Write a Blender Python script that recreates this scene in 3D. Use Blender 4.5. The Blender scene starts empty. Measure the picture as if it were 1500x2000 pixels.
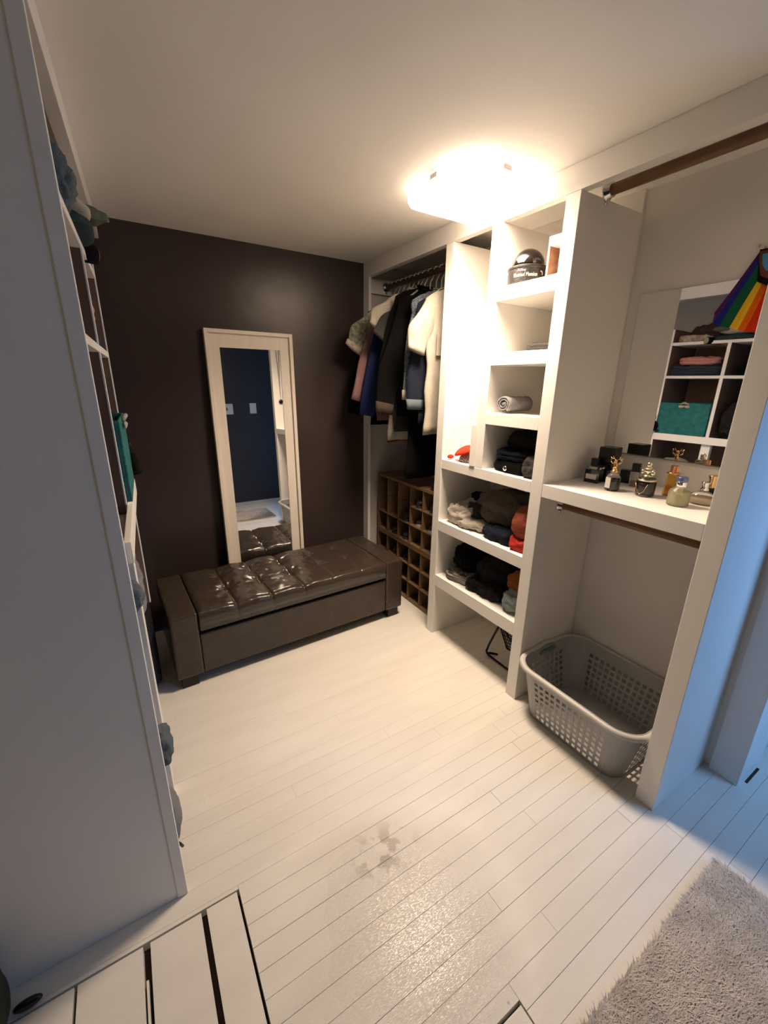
import bpy, math, random
import numpy as np
from mathutils import Vector, Matrix, noise
random.seed(7); np.random.seed(7)
PI = math.pi
scene = bpy.context.scene
col = scene.collection

# ------------------------------------------------------------------ camera
F = 809.0
def _d(p): v = np.array([p[0]-750, p[1]-1000, F]); return v/np.linalg.norm(v)
_Y = _d((230, 740)); _D = _d((710, 3600)); _D = _D-_Y*(_D@_Y); _D /= np.linalg.norm(_D); _Z = -_D
_X = np.cross(_Y, _Z)
_R = np.array([_X, _Y, _Z])
cd = bpy.data.cameras.new('camera'); cam = bpy.data.objects.new('camera', cd); col.objects.link(cam)
cd.sensor_fit = 'HORIZONTAL'; cd.sensor_width = 36.0; cd.lens = F/1500*36.0; cd.clip_start = 0.02
M = Matrix.Identity(4)
for i in range(3):
    M[i][0] = _R[i, 0]; M[i][1] = -_R[i, 1]; M[i][2] = -_R[i, 2]
M[2][3] = 1.5
cam.matrix_world = M
scene.camera = cam

# ------------------------------------------------------------------ world, lights, exposure
LAMP_STRENGTH = 28.0
LAMP_SIDE = 8.0
LAMP_POWER = 24.0
LAMP_COLOR = (1.0, 0.775, 0.575)
w = bpy.data.worlds.new('world'); scene.world = w; w.use_nodes = True
w.node_tree.nodes['Background'].inputs[0].default_value = (0.25, 0.42, 0.75, 1)
w.node_tree.nodes['Background'].inputs[1].default_value = 0.6
def area(name, loc, target, sx, sy, power, color):
    l = bpy.data.lights.new(name, 'AREA'); l.shape = 'RECTANGLE'; l.size = sx; l.size_y = sy
    l.energy = power; l.color = color
    o = bpy.data.objects.new(name, l); col.objects.link(o); o.location = loc
    o.rotation_euler = (Vector(target)-Vector(loc)).to_track_quat('-Z', 'Y').to_euler()
    return o
# daylight through the window of the next room, out of frame on the right
wl = area('window_light', (2.42, -0.87, 1.30), (1.9, 1.0, 0.6), 0.75, 1.15, 11.5, (0.22, 0.50, 1.0))
wl.data.spread = math.radians(120)
scene.view_settings.view_transform = 'Standard'
scene.view_settings.look = 'None'
scene.view_settings.exposure = 0.0
scene.view_settings.gamma = 1.0
scene.view_settings.use_curve_mapping = False
scene.cycles.diffuse_bounces = 8; scene.cycles.max_bounces = 14

# ------------------------------------------------------------------ materials
def mat(name, color, rough=0.5, metal=0.0, color2=None, nscale=8.0, bump=0.0, bscale=30.0, trans=0.0, ior=1.45,
        emit=None, estr=0.0, spec=0.5, coat=0.0, sheen=0.0, stretch=(1, 1, 1), rvar=0.0, objvar=0.0, coords='Object'):
    m = bpy.data.materials.new(name); m.use_nodes = True
    nt = m.node_tree; b = nt.nodes['Principled BSDF']; L = nt.links
    b.inputs['Base Color'].default_value = (*color, 1)
    b.inputs['Roughness'].default_value = rough; b.inputs['Metallic'].default_value = metal
    b.inputs['Specular IOR Level'].default_value = spec
    b.inputs['Transmission Weight'].default_value = trans; b.inputs['IOR'].default_value = ior
    b.inputs['Coat Weight'].default_value = coat; b.inputs['Sheen Weight'].default_value = sheen
    if emit:
        b.inputs['Emission Color'].default_value = (*emit, 1); b.inputs['Emission Strength'].default_value = estr
    tc = nt.nodes.new('ShaderNodeTexCoord'); mp = nt.nodes.new('ShaderNodeMapping'); mp.inputs['Scale'].default_value = stretch
    L.new(tc.outputs[coords], mp.inputs[0])
    if color2 or objvar or rvar:
        n = nt.nodes.new('ShaderNodeTexNoise'); n.inputs['Scale'].default_value = nscale; n.inputs['Detail'].default_value = 5
        L.new(mp.outputs[0], n.inputs['Vector'])
        r = nt.nodes.new('ShaderNodeMapRange'); r.inputs[1].default_value = 0.35; r.inputs[2].default_value = 0.65
        L.new(n.outputs[0], r.inputs[0])
        mx = nt.nodes.new('ShaderNodeMix'); mx.data_type = 'RGBA'
        mx.inputs[6].default_value = (*color, 1); mx.inputs[7].default_value = (*(color2 or color), 1)
        L.new(r.outputs[0], mx.inputs[0]); out = mx.outputs[2]
        if objvar:
            oi = nt.nodes.new('ShaderNodeObjectInfo'); h = nt.nodes.new('ShaderNodeHueSaturation')
            mr = nt.nodes.new('ShaderNodeMapRange'); mr.inputs[3].default_value = 1-objvar; mr.inputs[4].default_value = 1+objvar
            L.new(oi.outputs['Random'], mr.inputs[0]); L.new(mr.outputs[0], h.inputs['Value']); L.new(out, h.inputs['Color']); out = h.outputs[0]
        L.new(out, b.inputs['Base Color'])
        if rvar:
            rr = nt.nodes.new('ShaderNodeMapRange'); rr.inputs[3].default_value = rough-rvar; rr.inputs[4].default_value = rough+rvar
            L.new(n.outputs[0], rr.inputs[0]); L.new(rr.outputs[0], b.inputs['Roughness'])
    if bump:
        n2 = nt.nodes.new('ShaderNodeTexNoise'); n2.inputs['Scale'].default_value = bscale; n2.inputs['Detail'].default_value = 4
        L.new(mp.outputs[0], n2.inputs['Vector'])
        bp = nt.nodes.new('ShaderNodeBump'); bp.inputs['Strength'].default_value = bump; bp.inputs['Distance'].default_value = 0.01
        L.new(n2.outputs[0], bp.inputs['Height']); L.new(bp.outputs[0], b.inputs['Normal'])
    return m

WHITE = mat('white_paint', (0.83, 0.81, 0.77), 0.42, color2=(0.80, 0.78, 0.74), nscale=3, bump=0.06, bscale=25, rvar=0.08)
PANELP = mat('grey_white_panel_paint', (0.88, 0.86, 0.82), 0.5, color2=(0.84, 0.82, 0.78), nscale=3, bump=0.06, bscale=25)
BACKW = mat('greyish_white_wall_paint', (0.76, 0.74, 0.71), 0.6, color2=(0.73, 0.71, 0.68), nscale=4, bump=0.08, bscale=30)
DARKW = mat('dark_brown_eggshell_paint', (0.046, 0.032, 0.030), 0.31, color2=(0.038, 0.026, 0.025), nscale=2, bump=0.25, bscale=6, spec=0.45)
NAVYW = mat('dark_navy_eggshell_paint', (0.022, 0.023, 0.030), 0.5, color2=(0.019, 0.020, 0.026), nscale=2, bump=0.15, bscale=6)
LEFTW = mat('light_grey_wall_paint', (0.60, 0.58, 0.55), 0.6, color2=(0.57, 0.55, 0.52), nscale=4, bump=0.1, bscale=12)
CHROME = mat('chrome', (0.8, 0.8, 0.8), 0.15, 1.0, color2=(0.75, 0.75, 0.75), nscale=20)
STEELH = mat('pale_hanger_plastic', (0.62, 0.58, 0.53), 0.35, 0.0, color2=(0.55, 0.52, 0.48), nscale=20)
GOLD = mat('gold_metal', (0.85, 0.60, 0.30), 0.25, 1.0, color2=(0.75, 0.5, 0.25), nscale=60)
SILVERC = mat('champagne_metal', (0.80, 0.74, 0.55), 0.25, 1.0, color2=(0.7, 0.66, 0.5), nscale=60)
COPPER = mat('copper_metal', (0.80, 0.42, 0.25), 0.28, 1.0, color2=(0.7, 0.36, 0.2), nscale=60)
BLACKP = mat('black_plastic', (0.008, 0.008, 0.009), 0.25, color2=(0.011, 0.011, 0.012), nscale=20)
BLACKM = mat('black_metal', (0.012, 0.010, 0.010), 0.4, 0.5, color2=(0.02, 0.016, 0.015), nscale=30)
WOODROD = mat('wood_dowel', (0.22, 0.115, 0.058), 0.45, color2=(0.17, 0.085, 0.042), nscale=10, stretch=(8, 0.6, 8), bump=0.05)
MIRROR = mat('mirror_silver', (0.88, 0.88, 0.88), 0.015, 1.0, color2=(0.86, 0.87, 0.87), nscale=2)
LABELP = mat('white_paper_label', (0.8, 0.78, 0.72), 0.6, color2=(0.76, 0.74, 0.68), nscale=60)

def ceiling_mat():
    m = mat('ceiling_paint', (0.85, 0.835, 0.80), 0.62, color2=(0.79, 0.77, 0.74), nscale=1.3, bump=0.35, bscale=3.0, spec=0.3)
    return m
CEIL = ceiling_mat()

def floor_mat():
    m = bpy.data.materials.new('worn_white_floor_paint'); m.use_nodes = True
    nt = m.node_tree; b = nt.nodes['Principled BSDF']; L = nt.links
    N = lambda t: nt.nodes.new(t)
    geo = N('ShaderNodeNewGeometry')
    def nz(scale, detail, vec, rough=0.5):
        n = N('ShaderNodeTexNoise'); n.inputs['Scale'].default_value = scale; n.inputs['Detail'].default_value = detail
        n.inputs['Roughness'].default_value = rough; L.new(vec, n.inputs['Vector']); return n.outputs[0]
    def mr(v, a, bb, c=0.0, d=1.0):
        r = N('ShaderNodeMapRange'); L.new(v, r.inputs[0]); r.inputs[1].default_value = a; r.inputs[2].default_value = bb
        r.inputs[3].default_value = c; r.inputs[4].default_value = d; return r.outputs[0]
    def mul(a, c):
        q = N('ShaderNodeMath'); q.operation = 'MULTIPLY'
        for i, v in enumerate((a, c)):
            if isinstance(v, (int, float)): q.inputs[i].default_value = v
            else: L.new(v, q.inputs[i])
        return q.outputs[0]
    mpx = N('ShaderNodeMapping'); mpx.inputs['Scale'].default_value = (1, 5, 1); L.new(geo.outputs['Position'], mpx.inputs[0])
    P = geo.outputs['Position']
    # where feet have worn the paint: a fixed patch of the floor
    def ball(cx, cy, rx, ry):
        mp = N('ShaderNodeMapping'); mp.inputs['Location'].default_value = (-cx/rx, -cy/ry, 0); mp.inputs['Scale'].default_value = (1/rx, 1/ry, 0)
        L.new(P, mp.inputs[0]); ln = N('ShaderNodeVectorMath'); ln.operation = 'LENGTH'; L.new(mp.outputs[0], ln.inputs[0])
        return mr(ln.outputs['Value'], 1.0, 0.35)
    wear = mul(ball(0.45, 0.66, 0.42, 0.42), mr(nz(3.5, 3, P), 0.30, 0.6, 0.25, 1.0))
    grain = mul(wear, mr(nz(90, 4, mpx.outputs[0], 0.75), 0.46, 0.58))
    stain = mul(ball(0.53, 0.835, 0.15, 0.10), mr(nz(17, 4, P), 0.50, 0.55))
    base = N('ShaderNodeMix'); base.data_type = 'RGBA'; base.inputs[6].default_value = (0.78, 0.755, 0.70, 1); base.inputs[7].default_value = (0.73, 0.70, 0.645, 1)
    L.new(mr(nz(2.5, 5, mpx.outputs[0]), 0.35, 0.65), base.inputs[0])
    c1 = N('ShaderNodeMix'); c1.data_type = 'RGBA'; c1.inputs[7].default_value = (0.56, 0.50, 0.43, 1)
    L.new(base.outputs[2], c1.inputs[6]); L.new(mul(grain, 0.5), c1.inputs[0])
    c2 = N('ShaderNodeMix'); c2.data_type = 'RGBA'; c2.inputs[7].default_value = (0.36, 0.31, 0.26, 1)
    L.new(c1.outputs[2], c2.inputs[6]); L.new(mul(stain, 0.6), c2.inputs[0])
    # small nicks
    vo = N('ShaderNodeTexVoronoi'); vo.inputs['Scale'].default_value = 3.1; L.new(P, vo.inputs['Vector'])
    c3 = N('ShaderNodeMix'); c3.data_type = 'RGBA'; c3.inputs[7].default_value = (0.16, 0.11, 0.08, 1)
    L.new(c2.outputs[2], c3.inputs[6]); L.new(mr(vo.outputs['Distance'], 0.022, 0.012), c3.inputs[0])
    L.new(c3.outputs[2], b.inputs['Base Color'])
    L.new(mr(wear, 0, 1, 0.34, 0.24), b.inputs['Roughness'])
    b.inputs['Specular IOR Level'].default_value = 0.5
    bp = N('ShaderNodeBump'); bp.inputs['Distance'].default_value = 0.004; bp.inputs['Strength'].default_value = 0.25
    ad = N('ShaderNodeMath'); ad.operation = 'ADD'; L.new(mul(grain, 1.3), ad.inputs[0]); L.new(mul(nz(12, 3, mpx.outputs[0]), 0.7), ad.inputs[1])
    L.new(ad.outputs[0], bp.inputs['Height']); L.new(bp.outputs[0], b.inputs['Normal'])
    return m
FLOORM = floor_mat()
SUBF = mat('dark_subfloor', (0.05, 0.032, 0.022), 0.9, color2=(0.035, 0.022, 0.015), nscale=20)

def cloth(name, c, c2=None, bump=0.5, bscale=350, rough=0.9, nscale=14, sheen=0.02):
    return mat(name, c, rough, color2=c2 or tuple(x*0.85 for x in c), nscale=nscale, bump=bump, bscale=bscale, sheen=sheen, spec=0.08)

# ------------------------------------------------------------------ mesh helpers
class MB:
    def __init__(s): s.v = []; s.f = []; s.mi = []
    def add(s, vs, fs, mi=0):
        n = len(s.v); s.v += [tuple(map(float, p)) for p in vs]; s.f += [tuple(i+n for i in f) for f in fs]; s.mi += [mi]*len(fs)
    def box(s, x0, x1, y0, y1, z0, z1, mi=0, M=None):
        vs = [(x, y, z) for z in (z0, z1) for y in (y0, y1) for x in (x0, x1)]
        if M is not None: vs = [tuple(M @ Vector(p)) for p in vs]
        s.add(vs, [(0, 2, 3, 1), (4, 5, 7, 6), (0, 1, 5, 4), (2, 6, 7, 3), (0, 4, 6, 2), (1, 3, 7, 5)], mi); return s
    def loft(s, rings, mi=0, cap=True, closed=True):
        n = len(rings[0]); vs = [p for r in rings for p in r]; fs = []
        for i in range(len(rings)-1):
            for j in range(n if closed else n-1):
                k = (j+1) % n
                fs.append((i*n+j, i*n+k, (i+1)*n+k, (i+1)*n+j))
        if cap and closed:
            fs.append(tuple(range(n))[::-1]); fs.append(tuple((len(rings)-1)*n+j for j in range(n)))
        s.add(vs, fs, mi); return s
    def tube(s, pts, r, n=10, mi=0, closed=False):
        pts = [Vector(p) for p in pts]; rings = []; m = len(pts)
        rs = r if isinstance(r, (list, tuple)) else [r]*m
        up = Vector((0, 0, 1)); prev = None
        for i, p in enumerate(pts):
            if closed: t = (pts[(i+1) % m]-pts[i-1])
            else: t = pts[min(i+1, m-1)]-pts[max(i-1, 0)]
            t.normalize()
            if prev is None:
                a = t.cross(up)
                if a.length < 1e-3: a = t.cross(Vector((1, 0, 0)))
            else: a = prev-t*prev.dot(t)
            a.normalize(); b = t.cross(a); prev = a
            rings.append([tuple(p+(a*math.cos(q)+b*math.sin(q))*rs[i]) for q in [2*PI*k/n for k in range(n)]])
        if closed: rings.append(rings[0]); s.loft(rings, mi, cap=False)
        else: s.loft(rings, mi)
        return s
    def lathe(s, prof, c=(0, 0, 0), n=24, mi=0, M=None, sx=1.0, sy=1.0):
        rings = []
        for r, z in prof:
            ring = [Vector((r*math.cos(2*PI*k/n)*sx, r*math.sin(2*PI*k/n)*sy, z)) for k in range(n)]
            if M is not None: ring = [M @ p for p in ring]
            rings.append([(p.x+c[0], p.y+c[1], p.z+c[2]) for p in ring])
        s.loft(rings, mi); return s
    def ball(s, c, rx, ry=None, rz=None, n=14, m=9, mi=0):
        ry = ry or rx; rz = rz or rx
        s.lathe([(max(0.02, math.sin(PI*i/m)), -math.cos(PI*i/m)) for i in range(m+1)], (0, 0, 0), n)
        k = n*(m+1)
        for i in range(len(s.v)-k, len(s.v)):
            p = s.v[i]; s.v[i] = (p[0]*rx+c[0], p[1]*ry+c[1], p[2]*rz+c[2])
        return s
    def build(s, name, mats, parent=None, smooth=False, bevel=0.0, seg=2, loc=None, rot=None, recalc=True):
        me = bpy.data.meshes.new(name); me.from_pydata(s.v, [], s.f); me.update()
        if recalc:
            import bmesh
            bm = bmesh.new(); bm.from_mesh(me); bmesh.ops.recalc_face_normals(bm, faces=bm.faces); bm.to_mesh(me); bm.free()
        for m in (mats if isinstance(mats, (list, tuple)) else [mats]): me.materials.append(m)
        if any(s.mi): me.polygons.foreach_set('material_index', s.mi)
        o = bpy.data.objects.new(name, me); col.objects.link(o)
        if smooth: me.polygons.foreach_set('use_smooth', [True]*len(me.polygons))
        if bevel:
            b = o.modifiers.new('bevel', 'BEVEL'); b.width = bevel; b.segments = seg; b.limit_method = 'ANGLE'; b.angle_limit = 0.6
            b.harden_normals = False
        if parent: o.parent = parent
        if loc: o.location = loc
        if rot: o.rotation_euler = rot
        return o
def B(name, m, x0, x1, y0, y1, z0, z1, parent=None, bevel=0.0015, label=None):
    o = MB().box(x0, x1, y0, y1, z0, z1).build(name, m, parent, bevel=bevel)
    if label: o['label'] = label
    return o
def thing(name, label, cat, loc=(0, 0, 0), rz=0, group=None):
    o = bpy.data.objects.new(name, None); col.objects.link(o); o.location = loc; o.rotation_euler = (0, 0, rz)
    o.empty_display_size = 0.05; o['label'] = label; o['category'] = cat
    if group: o['group'] = group
    return o
def tag(o, label, cat, group=None, kind=None):
    o['label'] = label; o['category'] = cat
    if group: o['group'] = group
    if kind: o['kind'] = kind
    return o
def struct(o): o['kind'] = 'structure'; return o
def nz(p, s=1.0): return noise.noise(Vector(p)*s)
def crease(p, s, seed):
    q = Vector(p)*s+Vector((seed*3.17, seed*1.31, seed*0.71))
    q += Vector((noise.noise(q*0.7), noise.noise(q*0.7+Vector((5, 5, 5))), 0))*0.8
    return 1-abs(noise.noise(q))*2.4

# ------------------------------------------------------------------ room shell
CZ = 2.235          # ceiling height
FY = 2.66           # far wall
FX = 1.46           # face of the built-in
BX = 1.87           # wall behind the built-in
struct(B('ceiling', CEIL, -1.3, 3.0, -0.96, FY+0.1, CZ, CZ+0.06, bevel=0))
struct(B('wall_far', DARKW, -0.85, BX+0.1, FY, FY+0.1, 0, CZ, bevel=0))
struct(MB().box(-1.3, 2.04, -0.96, -0.86, 0, CZ).box(2.80, 3.0, -0.96, -0.86, 0, CZ).box(2.04, 2.80, -0.96, -0.86, 0, 0.70).box(2.04, 2.80, -0.96, -0.86, 1.90, CZ).build('wall_back', NAVYW))
struct(B('wall_left', LEFTW, -0.85, -0.75, 1.10, FY, 0, CZ, bevel=0))
struct(B('wall_left_near', LEFTW, -1.3, -1.2, -0.86, 1.10, 0, CZ, bevel=0))
struct(B('wall_right', BACKW, BX, BX+0.1, 0.44, FY, 0, CZ, bevel=0))
struct(B('wall_right_end', LEFTW, 2.95, 3.05, -0.86, 0.45, 0, CZ, bevel=0))
struct(MB().box(2.0, 2.04, -0.93, -0.845, 0.66, 1.94).box(2.80, 2.84, -0.93, -0.845, 0.66, 1.94).box(2.04, 2.80, -0.93, -0.845, 1.90, 1.94).box(2.04, 2.80, -0.93, -0.845, 0.66, 0.70).build('window_1', WHITE))
struct(B('wall_right_return', LEFTW, 2.10, 3.0, 0.44, 0.54, 0, CZ, bevel=0))
struct(B('trim_1', PANELP, 1.852, 2.10, 0.318, 0.415, 0, CZ, bevel=0.003))
struct(B('trim_2', PANELP, 1.872, 2.0, 0.415, 0.50, 0, CZ, bevel=0))

# ------------------------------------------------------------------ floor: subfloor with planks
floor = struct(B('floor', SUBF, -1.3, 3.0, -0.96, FY+0.1, -0.08, -0.03, bevel=0))
pk = {}
def plank(x0, x1, y0, y1, dz=0.0, gap=0.00012):
    k = (round(x1-x0, 3), round(y1-y0, 3), gap)
    if k not in pk:
        w2, h2 = (x1-x0)/2-gap, (y1-y0)/2-gap; c = 0.00035
        rings = []
        for (ix, z) in ((0, -0.0295), (0, -c), (c, 0)):
            rings.append([(-w2+ix, -h2+ix, z), (w2-ix, -h2+ix, z), (w2-ix, h2-ix, z), (-w2+ix, h2-ix, z)])
        o = MB().loft(rings).build('plank', FLOORM); pk[k] = o.data
    else:
        o = bpy.data.objects.new('plank', pk[k]); col.objects.link(o)
    o.parent = floor; o.location = ((x0+x1)/2, (y0+y1)/2, dz)
rnd = random.Random(3)
y = -0.86+0.002
PW = 0.0592
ys = [0.686+PW*k for k in range(-26, 34)]
for y0 in ys:
    y1 = y0+PW
    if y1 > FY+0.03: break
    y1 = min(y1, FY)
    xs = 0.093 if (y0 < 0.955) else -0.75
    if y0 < 0.345: xs = 0.648
    xe = 2.95 if y0 < 0.44 else BX
    cuts = [xs]
    x = xs+rnd.uniform(0.6, 2.2)
    while x < xe-0.3:
        cuts.append(round(x/0.05)*0.05); x += rnd.choice([1.6, 1.9, 2.2])
    cuts.append(xe)
    for a, b_ in zip(cuts, cuts[1:]): plank(a, b_, y0, y1, rnd.uniform(-0.0004, 0.0003), 0.00045 if y0 < 0.95 else 0.0002 if y0 < 1.25 else 0.0001)
# replaced wide boards in the near left corner, running the other way
for (a, b_, g) in ((-0.003, 0.088, 0.002), (-0.150, -0.014, 0.002), (-0.3155, -0.164, 0.002), (-0.47, -0.319, 0.002), (-0.62, -0.473, 0.002), (-0.78, -0.623, 0.002), (-1.2, -0.783, 0.002)):
    plank(a, b_, -0.86, 0.968, rnd.uniform(-0.002, 0.0), g)
plank(-0.162, -0.156, 0.0, 0.885, -0.004, 0.0003)
plank(-0.75, 0.093, 0.9705, 0.982, 0)
# and one wide board at the bottom of the picture
plank(0.093, 0.648, 0.3535, 0.390, 0)
plank(0.095, 0.37, -0.86, 0.3515, -0.001, 0.001); plank(0.372, 0.646, -0.86, 0.347, -0.001, 0.0012)

# ------------------------------------------------------------------ right built-in
unit = thing('built_in_shelving', 'white painted built-in wall of shelves, hanging bay and dressing nook along the right side', 'shelving')
def P_(n, *a, **k): return B(n, k.pop('m', WHITE), *a, parent=unit, **k)
P_('header_board', FX, FX+0.038, 0.438, FY, 2.150, CZ)
P_('side_panel', FX, BX, 0.438, 0.503, 0, 2.15, bevel=0.002)
P_('side_panel', FX, 1.852, 1.096, 1.155, 0, 2.15, bevel=0.002)
P_('side_panel', FX, BX, 1.765, 1.820, 0, 2.15, bevel=0.002)
P_('stile', FX, FX+0.02, 2.590, FY, 0, 2.15)
P_('back_cleat', 1.481, 1.852, 2.62, 2.645, 2.06, 2.15)
P_('end_liner', 1.481, 1.852, 2.646, 2.6595, 0, 2.234, m=LEFTW)
P_('divider_panel', FX+0.001, 1.852, 1.458, 1.515, 1.104, 2.15, bevel=0.002)
P_('divider_block', FX-0.004, 1.60, 1.508, 1.545, 1.106, 1.312, bevel=0.002)
for z1, z0 in ((1.902, 1.846), (1.637, 1.583), (1.374, 1.320)):
    P_('shelf', FX+0.0005, 1.852, 1.155, 1.458, z0, z1)
for z1, z0 in ((1.104, 1.053), (0.748, 0.690), (0.405, 0.335)):
    P_('shelf', FX+0.0005, 1.868, 1.155, 1.765, z0, z1)
P_('vanity_shelf', FX+0.0005, 1.868, 0.503, 1.096, 1.048, 1.104)
P_('back_board', 1.853, 1.869, 1.10, 1.765, 0.0, CZ, m=BACKW)
# rods with their flanges
DARKROD = mat('dark_wood_dowel', (0.05, 0.03, 0.02), 0.5, color2=(0.04, 0.024, 0.016), nscale=10)
def rod(x, z, y0, y1, r, label, wm_=None):
    g = MB().tube([(x, y0+0.008, z), (x, y1-0.008, z)], r, 20).build('hanging_rod', wm_ or WOODROD, unit, smooth=True)
    g['label'] = label
    for yy, d in ((y0, 1), (y1, -1)):
        m = MB()
        R_ = Matrix.Rotation(-PI/2*d, 3, 'X')
        m.lathe([(r+0.012, 0), (r+0.012, 0.004), (r+0.006, 0.006), (r+0.005, 0.022), (r+0.0005, 0.022)], (x, yy, z), 20, M=R_)
        m.box(x-0.006, x+0.006, min(yy, yy+d*0.004), max(yy, yy+d*0.004), z-r-0.022, z-r)
        f = m.build('rod_flange', CHROME, unit, smooth=True); f['label'] = 'chrome rod flange'
rod(1.605, 2.172, 0.503, 1.096, 0.0185, 'brown wooden rod under the header of the dressing nook')
rod(1.60, 0.995, 0.503, 1.096, 0.0165, 'brown wooden rod under the perfume shelf')
rod(1.61, 2.105, 1.820, 2.62, 0.016, 'dark wooden rod of the hanging bay', DARKROD)

# ------------------------------------------------------------------ ceiling lamp
DIFF = mat('glowing_diffuser', (0.9, 0.9, 0.88), 0.4, color2=(0.88, 0.88, 0.86), nscale=5, emit=LAMP_COLOR, estr=LAMP_STRENGTH)
DIFFS = mat('glowing_diffuser_side', (0.9, 0.9, 0.88), 0.4, color2=(0.88, 0.88, 0.86), nscale=5, emit=LAMP_COLOR, estr=LAMP_SIDE)
lamp = thing('ceiling_lamp', 'square white flush-mounted ceiling lamp, lit, against the header of the shelving', 'lamp', (1.268, 1.445, CZ))
def rrect(hx, hy, r, z, n=5):
    out = []
    for cx, cy, a0 in ((hx-r, hy-r, 0), (-hx+r, hy-r, PI/2), (-hx+r, -hy+r, PI), (hx-r, -hy+r, 3*PI/2)):
        for i in range(n+1):
            a = a0+PI/2*i/n; out.append((cx+r*math.cos(a), cy+r*math.sin(a), z))
    return out
MB().loft([rrect(0.168, 0.172, 0.02, -0.0005), rrect(0.168, 0.172, 0.02, -0.012)]).build('mounting_plate', mat('lamp_base_white', (0.75, 0.73, 0.7), 0.4, color2=(0.7, 0.68, 0.65)), lamp, smooth=False)
dfm = MB().loft([rrect(0.180, 0.185, 0.03, -0.012), rrect(0.182, 0.187, 0.03, -0.018), rrect(0.182, 0.187, 0.03, -0.045), rrect(0.175, 0.180, 0.03, -0.060), rrect(0.160, 0.165, 0.03, -0.067)])
dfm.mi = [1]*len(dfm.mi); dfm.mi[-1] = 0
dfm.build('diffuser', [DIFF, DIFFS], lamp, smooth=False)
MB().box(-0.187, -0.1825, -0.02, 0.02, -0.022, -0.006).build('retaining_clip', WHITE, lamp)
MB().box(-0.03, 0.01, -0.192, -0.1875, -0.022, -0.006).build('retaining_clip', WHITE, lamp)
PRINT = mat('printed_mark', (0.35, 0.28, 0.2), 0.6, color2=(0.3, 0.24, 0.18))
mk = MB()
for i in range(9):
    mk.ball((-0.150+0.004*(i % 3)+i*0.006, -0.152+i*0.0045, -0.0665), 0.0022, 0.0022, 0.0008, 6, 4)
mk.build('pull_chain_mark', PRINT, lamp)

la_ = area('ceiling_lamp_light', (1.268, 1.445, CZ-0.0685), (1.268, 1.445, 0), 0.315, 0.325, LAMP_POWER, LAMP_COLOR)
la_.data.spread = math.radians(135)

# ------------------------------------------------------------------ leaning mirror on the far wall
FRAMEW = mat('cream_frame_paint', (0.80, 0.74, 0.66), 0.45, color2=(0.76, 0.70, 0.62), nscale=8, bump=0.08, stretch=(6, 6, 0.6))
lean = thing('leaning_mirror', 'tall mirror in a wide cream frame leaning on the dark wall behind the bench', 'mirror', (0.69, 2.578, 0.0))
HW, HH = 0.252, 1.775
fm = MB()
def fr(x0, x1, z0, z1, y0, y1): fm.box(x0, x1, y0, y1, z0, z1)
t = 0.078
fr(-HW+0.02, -HW+t, 0.02, HH-0.02, 0.004, 0.026); fr(HW-t, HW-0.02, 0.02, HH-0.02, 0.004, 0.026)
fr(-HW+t, HW-t, HH-0.095, HH-0.02, 0.004, 0.026); fr(-HW+t, HW-t, 0.02, 0.095, 0.004, 0.026)
fm.build('frame', FRAMEW, lean, bevel=0.001)
lm = MB()
lm.box(-HW, -HW+0.02, -0.012, 0.028, 0, HH).box(HW-0.02, HW, -0.012, 0.028, 0, HH).box(-HW+0.02, HW-0.02, -0.012, 0.028, HH-0.02, HH).box(-HW+0.02, HW-0.02, -0.012, 0.028, 0, 0.02)
lm.build('raised_lip', FRAMEW, lean, bevel=0.0015)
MB().box(-HW+t-0.004, HW-t+0.004, 0.008, 0.012, 0.091, HH-0.091).build('mirror_glass', MIRROR, lean)
lean.rotation_euler = (-math.radians(1.6), 0, 0)

# ------------------------------------------------------------------ tufted bench
LEATH = mat('dark_brown_leather', (0.052, 0.038, 0.028), 0.27, color2=(0.043, 0.031, 0.023), nscale=9, bump=0.10, bscale=220, rvar=0.05, spec=0.5)
LEGM = mat('black_brown_wood', (0.018, 0.013, 0.011), 0.5, color2=(0.013, 0.01, 0.009), nscale=12, stretch=(4, 4, 0.5))
bench = thing('storage_bench', 'long dark brown leather storage bench with a button-tufted lid', 'bench', (0.04, 1.985, 0), math.radians(2.4))
BL, BD, BH = 1.375, 0.525, 0.41
B('front_panel', LEATH, 0.128, BL-0.128, 0.006, 0.04, 0.068, 0.289, bench, 0.006)
B('body', LEATH, 0.128, BL-0.128, 0.04, BD-0.004, 0.068, 0.280, bench, 0.004)
B('arm', LEATH, 0, 0.127, 0, BD, 0.066, BH, bench, 0.011)
B('arm', LEATH, BL-0.127, BL, 0, BD, 0.066, BH, bench, 0.011)
for x in (0.02, BL-0.095):
    for yy in (0.02, BD-0.09): B('leg', LEGM, x, x+0.078, yy, yy+0.07, 0, 0.066, bench, 0.002)
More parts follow.
